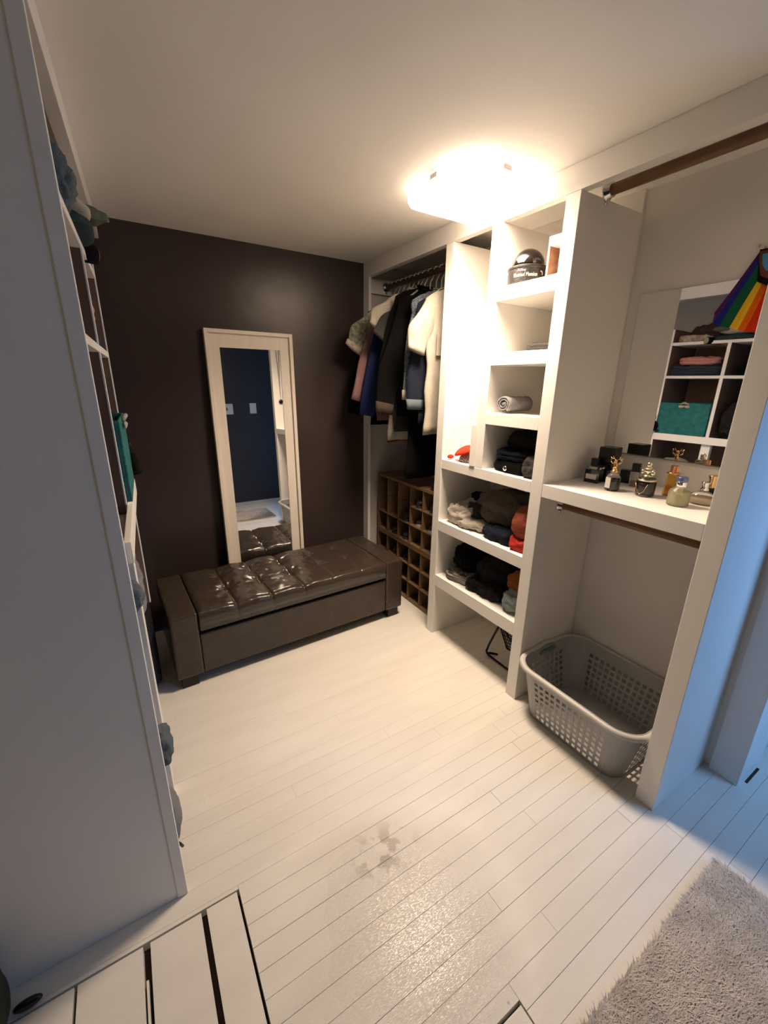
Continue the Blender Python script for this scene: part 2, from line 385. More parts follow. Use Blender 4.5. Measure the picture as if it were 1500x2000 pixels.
# lid: seams and buttons
lx0, lx1 = 0.131, BL-0.131
seams = [lx0+(lx1-lx0)*k/6 for k in range(1, 6)]
brow = [BD*0.40, BD*0.74]
nx, ny = 200, 80
vs = []; top = 0.418
def lidz(x, yv):
    z = 0.0
    ex = min(x-lx0, lx1-x); ey = min(yv-(-0.004), BD-0.006-yv)
    d = min(max(min(ex, ey), 0)/0.03, 1); z -= 0.012*(1-d)**2
    for i, s_ in enumerate(seams):
        dx = abs(x-s_); amp = 0.010 if i < 3 else 0.003
        z -= amp*1.1*math.exp(-(dx/0.006)**2)+amp*0.75*math.exp(-(dx/0.045)**2)
        for b_ in brow:
            r2 = (x-s_)**2+(yv-b_)**2
            z -= (0.016 if i < 3 else 0.008)*math.exp(-r2/0.0011)
            # radiating pleats
            if r2 < 0.012:
                a = math.atan2(yv-b_, x-s_); z -= (0.0040 if i < 3 else 0.0016)*math.cos(a*7+i)*math.exp(-r2/0.0035)*min(1, r2/0.0003)
    z += (0.0045*noise.noise(Vector((x*13, yv*9, 3.3)))+0.0022*noise.noise(Vector((x*30, yv*24, 1.3))))*(1.0 if x < 0.85 else 0.3)
    return z
for j in range(ny+1):
    for i in range(nx+1):
        x = lx0+(lx1-lx0)*i/nx; yv = -0.004+(BD-0.002)*j/ny
        vs.append((x, yv, top+lidz(x, yv)))
fs = [(j*(nx+1)+i, j*(nx+1)+i+1, (j+1)*(nx+1)+i+1, (j+1)*(nx+1)+i) for j in range(ny) for i in range(nx)]
lid = MB(); lid.add(vs, fs)
n0 = len(vs)
# skirt
per = [i for i in range(nx+1)]+[(j*(nx+1)+nx) for j in range(1, ny+1)]+[ny*(nx+1)+i for i in range(nx-1, -1, -1)]+[j*(nx+1) for j in range(ny-1, 0, -1)]
low = []
for k in per:
    p = vs[k]; u = (p[0]-lx0)/(lx1-lx0); low.append((p[0], p[1], 0.3115))
lid.v += low
for a in range(len(per)):
    b_ = (a+1) % len(per); lid.f.append((per[a], n0+a, n0+b_, per[b_])); lid.mi.append(0)
lid.f.append(tuple(n0+a for a in range(len(per)))); lid.mi.append(0)
lid.build('tufted_lid', mat('glossy_lid_leather', (0.050, 0.037, 0.028), 0.20, color2=(0.042, 0.031, 0.023), nscale=9, bump=0.08, bscale=220, rvar=0.04, spec=0.6), bench, smooth=True)
bt = None
for s_ in seams:
    for b_ in brow:
        MB().ball((s_, b_, top+lidz(s_, b_)+0.001), 0.009, 0.009, 0.004, 10, 6).build('button', LEATH, bench, smooth=True)

# ------------------------------------------------------------------ dark suitcase beside the bench
CASEM = mat('black_ballistic_nylon', (0.010, 0.010, 0.011), 0.55, color2=(0.014, 0.013, 0.013), nscale=30, bump=0.3, bscale=300)
CASET = mat('reddish_brown_case_top', (0.030, 0.014, 0.012), 0.35, color2=(0.024, 0.011, 0.01), nscale=10, bump=0.2, bscale=120)
case = thing('suitcase', 'upright black suitcase standing in the gap left of the bench', 'suitcase', (-0.215, 2.0, 0))
case_b = MB().loft([rrect(0.19, 0.14, 0.04, z, 5) for z in (0.03, 0.55)]).build('shell', CASEM, case, smooth=False, bevel=0.01, loc=(0.0, 0.20, 0))
MB().loft([rrect(0.185, 0.135, 0.04, z, 5) for z in (0.552, 0.58)]).build('top_panel', CASET, case, bevel=0.008, loc=(0.0, 0.20, 0))
MB().tube([(-0.07, 0.2, 0.58), (-0.07, 0.2, 0.605), (0.07, 0.2, 0.605), (0.07, 0.2, 0.58)], 0.008, 8).build('handle', BLACKP, case, smooth=True)
for sx in (-0.15, 0.15):
    for sy in (0.1, 0.3): MB().tube([(sx-0.012, sy, 0.018), (sx+0.012, sy, 0.018)], 0.018, 12).build('wheel', BLACKP, case, smooth=True)

# ------------------------------------------------------------------ left storage unit
TH = -math.atan(0.039)
lu = thing('storage_unit', 'white cube storage unit with clothes seen edge-on along the left', 'shelving', (-0.045, 1.04, 0), TH)
BRN = mat('brown_board_laminate', (0.17, 0.10, 0.065), 0.55, color2=(0.14, 0.082, 0.053), nscale=7, stretch=(1, 6, 0.6))
def Lb(n, *a, **k): return B(n, k.pop('m', WHITE), *a, parent=lu, **k)
def Le(n, x0, x1, y0, y1, z0, z1):
    o = B(n, BRN, x0, x1-0.004, y0+0.0005, y1-0.0005, z0, z1, parent=lu, bevel=0.0005)
    B('edge_band', WHITE, x1-0.0039, x1, y0, y1, z0, z1, parent=o, bevel=0.0005)
# near end panel is squared with the room
pe = thing('end_panel', 'tall grey-white end panel filling the left edge, floor to ceiling', 'panel')
B('panel_board', PANELP, -1.2, -0.0696, 1.0425, 1.0605, 0, CZ, pe, 0.0005)
B('edge_trim', PANELP, -0.0695, -0.0415, 1.0385, 1.0605, 0, CZ, pe, 0.002)
Lb('header_board', -0.034, 0.0, 0.024, FY-1.04, 2.138, CZ-0.001)
Lb('shelf', -0.44, 0.0, 0.022, 0.757, 1.812, 1.833)
Lb('shelf', -0.44, 0.0, 0.022, 0.757, 1.568, 1.588)
Lb('shelf', -0.44, 0.0, 0.022, 0.757, 1.09, 1.112)
Lb('front_rail', 0.001, 0.016, 0.022, 0.757, 1.088, 1.142)
Le('divider_panel', -0.44, 0.0, 0.374, 0.396, 1.112, 1.568)
Le('divider_panel', -0.44, 0.0, 0.374, 0.396, 1.588, 1.812)
Le('far_side_panel', -0.44, 0.0, 0.758, 0.780, 0.62, 1.93)
Lb('far_leg', -0.44, -0.34, 0.758, 0.780, 0, 0.62)
Lb('near_side_panel', -0.44, -0.003, 0.0212, 0.0219, 0.6, 1.8, bevel=0, m=BRN)
Lb('post', -0.05, -0.008, 0.352, 0.412, 0, 1.088)
Lb('back_board', -0.452, -0.441, 0.022, 0.78, 0.6, 1.93, m=mat('brown_hardboard', (0.20, 0.12, 0.075), 0.6, color2=(0.17, 0.10, 0.06), nscale=20))
Lb('shelf', -0.44, -0.052, 0.022, 0.757, 0.60, 0.618)
Lb('shelf', -0.44, -0.052, 0.022, 0.43, 0.30, 0.318)
def LW(lx, ly, z=0.0):   # unit-local to world
    c, s_ = math.cos(TH), math.sin(TH); return (-0.045+lx*c-ly*s_, 1.04+lx*s_+ly*c, z)

# ------------------------------------------------------------------ cloth builders
def lump(name, label, cat, loc, size, m, seed=1, rot=0.0, group=None, amp=0.22, layers=0, e=0.6, freq=9.0, nu=96, nv=52, tilt=(0, 0), parent=None, rim=None):
    """A crumpled or folded piece of cloth resting with its underside at loc."""
    sx, sy, sz = size[0]/2, size[1]/2, size[2]/2
    vs = []; g = lambda c, p: math.copysign(abs(c)**p, c)
    mn = min(sx, sy, sz*1.6)
    rd_ = random.Random(int(seed*10)); th0 = rd_.uniform(0, PI)
    dirs = [(math.cos(th0), math.sin(th0), freq*1.1, 0.65), (math.cos(th0+1.1), math.sin(th0+1.1), freq*2.0, 0.42), (math.cos(th0+2.2), math.sin(th0+2.2), freq*3.6, 0.18)]
    for j in range(nv+1):
        ph = -PI/2+PI*j/nv
        for i in range(nu):
            th = 2*PI*i/nu
            cv, sv = g(math.cos(ph), e), g(math.sin(ph), e*1.2)
            x, yv, z = sx*cv*g(math.cos(th), e), sy*cv*g(math.sin(th), e), sz*sv
            q_ = Vector((x, yv, z*1.2)); wq = Vector((noise.noise(q_*6+Vector((seed, 0, 0))), noise.noise(q_*6+Vector((0, seed, 0))), 0))*0.035
            q_ += wq; k = 0.0
            for (ca, sa, f_, am) in dirs:
                al = q_.x*ca+q_.y*sa; ac = -q_.x*sa+q_.y*ca
                nn = noise.noise(Vector((al*f_*0.45+seed, ac*f_*1.7, z*f_*1.1+seed*0.3)))
                k += am*(1-2.6*abs(nn))
            k = k*0.8+noise.noise(Vector((x*5+seed, yv*5, z*5)))*0.9
            a = amp*mn*(k-0.25)
            n = Vector((x/sx**2, yv/sy**2, z/sz**2))
            if n.length > 0: n.normalize()
            p = Vector((x, yv, z))+n*a
            if layers:
                side = math.cos(ph)**0.3 if abs(math.cos(ph)) > 1e-6 else 0
                q = (z/sz*0.5+0.5)*layers+0.25*noise.noise(Vector((x*7, yv*7, seed)))
                p -= Vector((n.x, n.y, 0))*side*mn*0.16*(1-abs(math.sin(PI*q)))
            p.z = max(p.z+sz, 0.0005) + 0.0
            p.z += tilt[0]*(p.x+sx)+tilt[1]*(p.y+sy)
            vs.append(tuple(p))
    fs = []
    for j in range(nv):
        for i in range(nu):
            k = (i+1) % nu; fs.append((j*nu+i, j*nu+k, (j+1)*nu+k, (j+1)*nu+i))
    b = MB(); b.add(vs, fs)
    o = b.build(name, m, parent, smooth=True, loc=loc, rot=(0, 0, rot), recalc=False)
    if parent is None: tag(o, label, cat, group)
    return o

C_ = dict(
    cream=cloth('cream_cotton', (0.42, 0.385, 0.325)), ivory=cloth('ivory_cotton', (0.52, 0.475, 0.41)),
    taupe=cloth('taupe_fleece', (0.15, 0.125, 0.10)), navy=cloth('navy_knit', (0.007, 0.008, 0.014)),
    navy2=cloth('navy_jersey', (0.014, 0.018, 0.032)), black=cloth('black_cotton', (0.0035, 0.0032, 0.0032)),
    char=cloth('charcoal_cotton', (0.017, 0.016, 0.017)), dgrey=cloth('dark_grey_cotton', (0.05, 0.048, 0.046)),
    grey=cloth('mid_grey_cotton', (0.23, 0.23, 0.235)), coral=cloth('coral_cotton', (0.34, 0.085, 0.05)),
    red=cloth('red_cotton', (0.42, 0.035, 0.025)), orange=cloth('rust_orange_cotton', (0.34, 0.10, 0.025)),
    teal=cloth('pale_teal_grey_cotton', (0.24, 0.29, 0.275)), pink=cloth('pink_cotton', (0.60, 0.27, 0.24)),
    denim=cloth('dark_denim', (0.035, 0.045, 0.065)), brown=cloth('brown_knit', (0.05, 0.035, 0.027)),
    beige=cloth('beige_print_cotton', (0.50, 0.42, 0.32), (0.22, 0.17, 0.12), nscale=40), royal=cloth('royal_blue_poplin', (0.018, 0.028, 0.10)),
    mauve=cloth('mauve_poplin', (0.25, 0.14, 0.14)), rust=cloth('rust_red_knit', (0.20, 0.045, 0.025)),
    olive=cloth('olive_cotton', (0.12, 0.135, 0.10)), slate=cloth('slate_blue_cotton', (0.11, 0.14, 0.16)), darkteal=cloth('dark_teal_cotton', (0.03, 0.05, 0.055)))

# ------------------------------------------------------------------ clothes on the right shelves
SA = 0.7485; SC = 0.4055; SB = 1.1045
g = 'clothes heaped on the upper open shelf'
lump('trousers', 'crumpled cream trousers at the left end of the shelf above the lowest one', 'clothing', (1.60, 1.665, SA), (0.22, 0.17, 0.11), C_['ivory'], 3, 0.1, g, amp=0.32, freq=14)
lump('shirt', 'pale folded shirt hem spilling along the front of that shelf under the taupe sweater', 'clothing', (1.555, 1.545, SA), (0.13, 0.20, 0.05), C_['cream'], 11, 0.25, g, amp=0.3, freq=16)
lump('sweater', 'big taupe sweater heaped in the middle of the shelf', 'clothing', (1.68, 1.44, SA+0.04), (0.30, 0.34, 0.17), C_['taupe'], 5, 0.2, g, amp=0.22, freq=8, e=0.8)
lump('scarf', 'long navy garment rolled along the top of the taupe sweater', 'clothing', (1.66, 1.60, SA+0.12), (0.07, 0.26, 0.055), C_['navy'], 8, -0.15, g, amp=0.3, freq=15, tilt=(0, -0.05))
lump('shirt', 'grey shirt between the cream trousers and the taupe sweater', 'clothing', (1.585, 1.60, SA+0.05), (0.10, 0.12, 0.075), C_['dgrey'], 21, 0.3, g, amp=0.3, freq=15)
lump('sock_bundle', 'dark navy bundle at the front edge before the red shirt', 'clothing', (1.545, 1.365, SA), (0.11, 0.19, 0.065), C_['navy2'], 9, 0.1, g, amp=0.3, freq=15)
lump('shirt', 'coral shirt crumpled at the right end of the shelf', 'clothing', (1.60, 1.215, SA+0.05), (0.22, 0.115, 0.15), C_['coral'], 12, 0, g, amp=0.25, freq=11)
lump('shirt', 'bright red shirt under the coral one at the right end', 'clothing', (1.55, 1.215, SA), (0.14, 0.11, 0.07), C_['red'], 14, 0, g, amp=0.25, freq=12)
g = 'clothes heaped on the lowest open shelf'
lump('jacket', 'black jacket bunched at the left end of the lowest shelf', 'clothing', (1.64, 1.655, SC+0.035), (0.24, 0.18, 0.17), C_['black'], 31, 0.1, g, amp=0.2, freq=9, e=0.8)
lump('shirt', 'dark shirt with pale striped edge under the black jacket', 'clothing', (1.565, 1.62, SC), (0.13, 0.22, 0.05), mat('striped_edge_cotton', (0.03, 0.03, 0.03), 0.9, color2=(0.42, 0.38, 0.35), nscale=30, stretch=(1, 0.2, 6)), 33, 0.25, g, amp=0.3, freq=15)
lump('hoodie', 'charcoal hoodie heaped in the middle of the lowest shelf', 'clothing', (1.68, 1.44, SC+0.03), (0.26, 0.26, 0.16), C_['char'], 35, 0.1, g, amp=0.22, freq=8, e=0.8)
lump('trousers', 'dark grey trousers hanging at the front of the lowest shelf', 'clothing', (1.555, 1.435, SC), (0.13, 0.24, 0.085), C_['char'], 37, 0.15, g, amp=0.35, freq=14)
lump('shirt', 'rust orange shirt at the back right of the lowest shelf', 'clothing', (1.67, 1.245, SC+0.09), (0.24, 0.15, 0.09), C_['orange'], 39, 0, g, amp=0.25, freq=12)
lump('shirt', 'pale teal shirt crumpled at the right end of the lowest shelf', 'clothing', (1.565, 1.222, SC+0.01), (0.14, 0.125, 0.11), C_['teal'], 41, 0, g, amp=0.38, freq=13)
lump('sock_bundle', 'black bundle beneath the pale teal shirt', 'clothing', (1.66, 1.22, SC), (0.16, 0.12, 0.07), C_['black'], 43, 0, g, amp=0.3, freq=12)
g = 'dark clothes in the lowest small cubby'
lump('trousers', 'black trousers folded at the bottom of the small cubby above the wide shelves', 'clothing', (1.63, 1.33, SB), (0.27, 0.215, 0.06), C_['black'], 51, 0, g, amp=0.2, freq=10, layers=3, e=0.4)
lump('jacket', 'dark navy folded jacket in the middle of the cubby stack', 'clothing', (1.62, 1.325, SB+0.052), (0.26, 0.225, 0.055), C_['navy'], 53, 0.05, g, amp=0.25, freq=11, layers=2, e=0.5)
lump('sweatshirt', 'charcoal sweatshirt on top of the stack in the small cubby', 'clothing', (1.65, 1.30, SB+0.10), (0.27, 0.22, 0.095), C_['char'], 55, -0.05, g, amp=0.22, freq=8, e=0.7)
lump('shirt', 'grey crumpled shirt at the right front of the small cubby', 'clothing', (1.53, 1.205, SB), (0.09, 0.085, 0.085), C_['dgrey'], 57, 0, g, amp=0.35, freq=15)
tag(MB().ball((1.487, 1.335, SB+0.022), 0.004, 0.012, 0.012, 14, 8).build('metal_snap', CHROME, smooth=True), 'round silver snap on the dark clothes in the small cubby', 'button')
lump('folded_shirt', 'thin grey folded shirt lying flat in the second cubby from the top', 'clothing', (1.63, 1.245, 1.6375), (0.26, 0.16, 0.032), C_['dgrey'], 61, 0.05, None, amp=0.35, freq=13, layers=2, e=0.5)
# rolled grey towel with its spiral end towards the room
towel = thing('rolled_towel', 'rolled silver grey towel in the third cubby from the top', 'towel', (1.495, 1.392, 1.3745))
TM = cloth('silver_grey_towel', (0.30, 0.295, 0.31), bump=0.7, bscale=250)
sp = []
for k in range(64):
    a = k/63*2*PI*2.3; r = 0.012+0.026*k/63
    sp.append((r*1.05*math.cos(a+2.2), 0.041+r*math.sin(a+2.2)))
rings = []
for u in range(13):
    x = 0.15*u/12
    k = 1+0.03*math.sin(u*1.7)
    ring = [(x, p[0]*1.15*k, max(0.0005, p[1]*k)) for p in sp]
    th = 0.006
    inner = [(x, p[0]*1.15*k*(1-th/0.03), max(0.006, 0.041+(p[1]-0.041)*k*(1-th/0.03))) for p in sp][::-1]
    rings.append(ring+inner)
MB().loft(rings).build('roll', TM, towel, smooth=True)
MB().loft([[(x, 0.011*math.cos(a)*1.1, 0.041+0.010*math.sin(a)) for a in [2*PI*k/12 for k in range(12)]] for x in (0.004, 0.146)]).build('core', TM, towel, smooth=True)
# red cap over a black mesh crown
cap = thing('cap', 'red mesh-backed trucker cap in the tall narrow compartment', 'hat', (1.515, 1.655, SB), 0)
REDC = cloth('red_cap_twill', (0.75, 0.045, 0.02), bump=0.3)
cap.rotation_euler = (0, 0, 0)
bm_ = MB(); rr = []
for j in range(9):
    v = j/8; ring = []
    for i in range(28):
        a = 2*PI*i/28; r = math.cos(v*PI/2)
        ring.append((0.07*max(r, 0.02)*math.cos(a)+0.05, 0.075*max(r, 0.02)*math.sin(a)-0.02, 0.002+0.055*math.sin(v*PI/2)))
    rr.append(ring)
MESHM = mat('black_white_mesh', (0.02, 0.02, 0.02), 0.7, color2=(0.5, 0.48, 0.45), nscale=160)
bm_.loft(rr).build('mesh_crown', MESHM, cap, smooth=True)
pk_ = MB().ball((0, 0, 0), 0.040, 0.086, 0.018, 28, 16)
pk_.v = [(p[0]-0.25*p[2], p[1], p[2]*(1.0 if p[2] > 0 else 0.35)-1.0*p[1]**2) for p in pk_.v]
pk_.build('peak', REDC, cap, smooth=True, loc=(0.0, 0.0, 0.058), rot=(math.radians(-20), math.radians(-38), 0))
MB().ball((-0.02, 0.078, 0.016), 0.020, 0.016, 0.012).build('strap_knot', REDC, cap, smooth=True)

# ------------------------------------------------------------------ dome on the top cubby
dome = thing('display_dome', 'dark glass dome on a black lettered base in the top cubby', 'ornament', (1.548, 1.376, 1.9025))
MB().lathe([(0.074, 0), (0.079, 0.004), (0.079, 0.058), (0.081, 0.060), (0.081, 0.068), (0.074, 0.071)], n=48).build('base', mat('black_satin_base', (0.008, 0.0065, 0.006), 0.5, color2=(0.006, 0.005, 0.0045), nscale=30, bump=0.2, bscale=80), dome, smooth=False, bevel=0.0008)
DG = mat('dark_tinted_glass', (0.005, 0.004, 0.0035), 0.05, color2=(0.004, 0.003, 0.003), nscale=8, spec=0.5, coat=0.4)
MB().lathe([(0.068*math.cos(a), 0.0715+0.070*math.sin(a)) for a in [PI/2*k/14*0.995 for k in range(15)]], n=48).build('dome_glass', DG, dome, smooth=True)
MB().loft([[(-0.032+0.0*k, 0.034-0.052*((k in (1, 2)))+0.0, 0.0) for k in range(4)]]*2) if False else None
LETW = mat('white_lettering', (0.5, 0.48, 0.46), 0.5, color2=(0.45, 0.44, 0.42))
def text_on_cyl(name, txt, size, R_, ang, z, m, parent, bold=0.0, xs=0.66):
    cu = bpy.data.curves.new(name, 'FONT'); cu.body = txt; cu.size = size; cu.align_x = 'CENTER'; cu.extrude = 0.0006; cu.offset = bold
    t_ = bpy.data.objects.new(name, cu); col.objects.link(t_)
    dg = bpy.context.evaluated_depsgraph_get(); dg.update()
    me = bpy.data.meshes.new_from_object(t_.evaluated_get(dg)); bpy.data.objects.remove(t_); bpy.data.curves.remove(cu)
    for v in me.vertices:
        a = ang+v.co.x*xs/R_; r = R_+0.0004+v.co.z
        v.co = Vector((r*math.cos(a), r*math.sin(a), z+v.co.y))
    me.materials.clear(); me.materials.append(m)
    o = bpy.data.objects.new(name, me); col.objects.link(o); o.parent = parent; return o
la = math.atan2(-1.376, -1.548)+0.12
for nm, tx, s_, da, z in (('lettering', 'Haunted Mansion', 0.021, -0.22, 0.025), ('lettering', 'The Disney', 0.011, -0.42, 0.045)):
    text_on_cyl(nm, tx, s_, 0.0792, la+da, z, LETW, dome, 0.0)
cres = []
mo = MB(); a0 = la+0.62
outer = [(0.010*math.cos(t_), 0.010*math.sin(t_)) for t_ in [(-0.6+2.4*k/10) for k in range(11)]]
inner = [(0.008*math.cos(t_)-0.0025, 0.008*math.sin(t_)-0.002) for t_ in [(-0.6+2.4*k/10) for k in range(11)]]
def cyl(px, pz, r): a = a0+px/0.08; return (r*math.cos(a), r*math.sin(a), 0.036+pz)
vv = [cyl(*p, 0.0796) for p in outer]+[cyl(*p, 0.0796) for p in inner]+[cyl(*p, 0.0788) for p in outer]+[cyl(*p, 0.0788) for p in inner]
mo.add(vv, [(i, i+1, 12+i, 11+i) for i in range(10)]+[(22+i, 22+i+1, 34+i, 33+i) for i in range(10)])
mo.build('crescent_print', LETW, dome, recalc=False)
# window box beside it
bx = thing('display_box', 'small white window box with orange inside at the right of the top cubby', 'box', (1.575, 1.212, 1.9025), 0)
BXW = mat('white_card', (0.82, 0.80, 0.76), 0.5, color2=(0.55, 0.55, 0.5), nscale=90)
ORG = mat('orange_card', (0.28, 0.17, 0.10), 0.5, color2=(0.22, 0.09, 0.06), nscale=40)
bb = MB(); bb.box(-0.05, 0.05, -0.050, 0.050, 0.122, 0.155).box(-0.05, 0.05, -0.050, 0.050, 0, 0.018).box(-0.05, -0.046, 0.044, 0.050, 0.018, 0.122).box(0.046, 0.05, -0.05, 0.05, 0.018, 0.122)
bb.box(-0.05, -0.046, -0.050, -0.044, 0.018, 0.122)
bb.build('carton', BXW, bx)
MB().box(-0.046, 0.046, 0.044, 0.048, 0.018, 0.122).box(0.030, 0.046, -0.046, 0.044, 0.018, 0.122).build('inner_card', ORG, bx)
fg = MB().lathe([(0.012, 0.018), (0.016, 0.03), (0.010, 0.05), (0.018, 0.07), (0.014, 0.09), (0.004, 0.105)], (-0.01, -0.012, 0), 16).build('figurine', mat('white_resin', (0.75, 0.7, 0.66), 0.4, color2=(0.5, 0.3, 0.25), nscale=60), bx, smooth=True)
MB().box(-0.0512, -0.0502, -0.03, 0.03, 0.004, 0.012).build('red_band', mat('red_print', (0.5, 0.06, 0.04), 0.5, color2=(0.45, 0.05, 0.04)), bx)

# ------------------------------------------------------------------ perfume shelf
ST = 1.1045
def gmat(name, c, rough=0.05): return mat(name, c, rough, color2=tuple(x*0.96 for x in c), nscale=5, trans=1.0, ior=1.45)
GLASS = gmat('clear_glass', (0.95, 0.95, 0.93)); AMB = gmat('amber_glass', (0.85, 0.55, 0.12)); FROST = gmat('frosted_glass', (0.88, 0.87, 0.74), 0.35)
DKG = mat('black_lacquer_glass', (0.006, 0.006, 0.007), 0.06, color2=(0.009, 0.009, 0.01), coat=0.6)
g = 'perfume bottles on the dressing shelf'
def lab(txt, size, parent, at_, rotm, m, nm='label_print'):
    cu = bpy.data.curves.new(nm, 'FONT'); cu.body = txt; cu.size = size; cu.align_x = 'CENTER'; cu.extrude = 0.0002
    t_ = bpy.data.objects.new(nm, cu); col.objects.link(t_)
    dg = bpy.context.evaluated_depsgraph_get(); dg.update()
    me = bpy.data.meshes.new_from_object(t_.evaluated_get(dg)); bpy.data.objects.remove(t_); bpy.data.curves.remove(cu)
    me.materials.clear(); me.materials.append(m); o = bpy.data.objects.new(nm, me); col.objects.link(o); o.parent = parent
    o.location = at_; o.rotation_euler = rotm; return o
# 1 tall black bottle with big cube cap
b1 = thing('perfume_bottle', 'tall black bottle with a large black cube cap, back left corner of the perfume shelf', 'bottle', (1.752, 0.999, ST), 0.1, g)
MB().box(-0.026, 0.026, -0.026, 0.026, 0, 0.085).build('bottle_body', DKG, b1, bevel=0.003)
MB().box(-0.033, 0.033, -0.033, 0.033, 0.0852, 0.150).build('bottle_cap', BLACKP, b1, bevel=0.003)
# 2 black jar with white label and black cap
b2 = thing('perfume_bottle', 'square black glass bottle with a white label, leftmost on the perfume shelf', 'bottle', (1.692, 1.020, ST), 0.15, g)
MB().box(-0.024, 0.024, -0.030, 0.030, 0, 0.058).build('bottle_body', DKG, b2, bevel=0.003)
MB().box(-0.024, 0.024, -0.030, 0.030, 0.0582, 0.070).build('glass_shoulder', GLASS, b2, bevel=0.002)
MB().box(-0.0248, -0.0242, -0.021, 0.023, 0.016, 0.036).build('paper_label', LABELP, b2)
MB().box(-0.015, 0.015, -0.015, 0.015, 0.0705, 0.104).build('bottle_cap', BLACKP, b2, bevel=0.002)
# 3 gold figure bottle
b3 = thing('perfume_bottle', 'round glass bottle with a gold antlered figure stopper', 'bottle', (1.622, 0.895, ST), 0.0, g)
prof = [(0.024, 0), (0.027, 0.004), (0.027, 0.05), (0.024, 0.062), (0.014, 0.068), (0.012, 0.072)]
MB().lathe(prof, n=28).build('bottle_body', GLASS, b3, smooth=True)
MB().lathe([(0.021, 0.006), (0.0225, 0.010), (0.0225, 0.040), (0.020, 0.044)], n=24).build('perfume_liquid', mat('dark_green_liquid', (0.05, 0.055, 0.03), 0.1, color2=(0.04, 0.045, 0.03)), b3, smooth=True)
MB().box(-0.0285, -0.0275, -0.006, 0.014, 0.012, 0.054).build('paper_label', LABELP, b3)
cc = MB().lathe([(0.015, 0.0722), (0.016, 0.076), (0.010, 0.080), (0.007, 0.086)], n=16)
cc.ball((0, 0, 0.098), 0.008, 0.008, 0.014).ball((-0.004, 0, 0.116), 0.006, 0.006, 0.008).ball((-0.010, 0, 0.113), 0.005, 0.003, 0.003)
for s_ in (-1, 1):
    cc.tube([(0, s_*0.003, 0.120), (0, s_*0.010, 0.126), (0, s_*0.018, 0.124), (0, s_*0.024, 0.130)], 0.0018, 6)
    cc.tube([(0, s_*0.012, 0.126), (0, s_*0.014, 0.134)], 0.0016, 6).tube([(0, s_*0.018, 0.124), (0, s_*0.023, 0.118)], 0.0015, 6)
    cc.tube([(-0.002, s_*0.005, 0.090), (-0.002, s_*0.007, 0.080)], 0.004, 6)
    cc.tube([(0, s_*0.006, 0.106), (-0.002, s_*0.016, 0.108), (-0.002, s_*0.020, 0.114)], 0.0028, 6)
cc.build('stag_stopper', GOLD, b3, smooth=True)['label'] = 'gold figure stopper with antlers'
# 4 small black box and 5 clear bottle with black cap
b4 = MB().box(-0.018, 0.018, -0.022, 0.022, 0, 0.055).build('perfume_box', BLACKP, bevel=0.002, loc=(1.812, 0.948, ST), rot=(0, 0, 0.4))
tag(b4, 'small plain black box standing behind the gold-topped bottle', 'box')
b5 = thing('perfume_bottle', 'slim clear bottle with a square black cap against the wall', 'bottle', (1.768, 0.888, ST), 0.3, g)
MB().box(-0.014, 0.014, -0.017, 0.017, 0, 0.062).build('bottle_body', GLASS, b5, bevel=0.003)
MB().box(-0.010, 0.010, -0.013, 0.013, 0.004, 0.024).build('perfume_liquid', mat('rose_liquid', (0.3, 0.2, 0.17), 0.1, color2=(0.28, 0.19, 0.16)), b5)
MB().box(-0.013, 0.013, -0.015, 0.015, 0.0622, 0.096).build('bottle_cap', BLACKP, b5, bevel=0.001)
# 6 bowl-topped bottle
b6 = thing('perfume_bottle', 'glass bottle with black front panel and champagne figure stopper, middle of the shelf', 'bottle', (1.652, 0.784, ST), 0.0, g)
MB().lathe([(0.028, 0), (0.032, 0.004), (0.033, 0.055), (0.029, 0.068), (0.018, 0.074)], n=28).build('bottle_body', GLASS, b6, smooth=True)
MB().lathe([(0.024, 0.006), (0.0275, 0.012), (0.0285, 0.050), (0.026, 0.053)], n=24).build('perfume_liquid', mat('black_plum_liquid', (0.018, 0.012, 0.014), 0.1, color2=(0.014, 0.01, 0.011)), b6, smooth=True)
MB().lathe([(0.032, 0.0582), (0.0345, 0.060), (0.0345, 0.064), (0.031, 0.0655)], n=28).build('collar_ring', SILVERC, b6, smooth=True)
MB().tube([(-0.034, 0.022, 0.050), (-0.036, 0.012, 0.022), (-0.037, 0.0, 0.010), (-0.036, -0.012, 0.022), (-0.034, -0.022, 0.050)], 0.0009, 6).build('neck_chain', GOLD, b6, smooth=True)
cc = MB().lathe([(0.018, 0.0742), (0.019, 0.078), (0.010, 0.082)], n=20)
cc.ball((0, 0, 0.096), 0.010, 0.022, 0.012).ball((-0.004, 0.018, 0.090), 0.008, 0.008, 0.010).ball((-0.004, -0.018, 0.090), 0.008, 0.008, 0.010).ball((-0.002, 0, 0.108), 0.008, 0.012, 0.006)
cc.ball((-0.003, 0, 0.119), 0.0105, 0.0105, 0.011)
cc.build('figure_stopper', SILVERC, b6, smooth=True)['label'] = 'champagne coloured figure stopper'
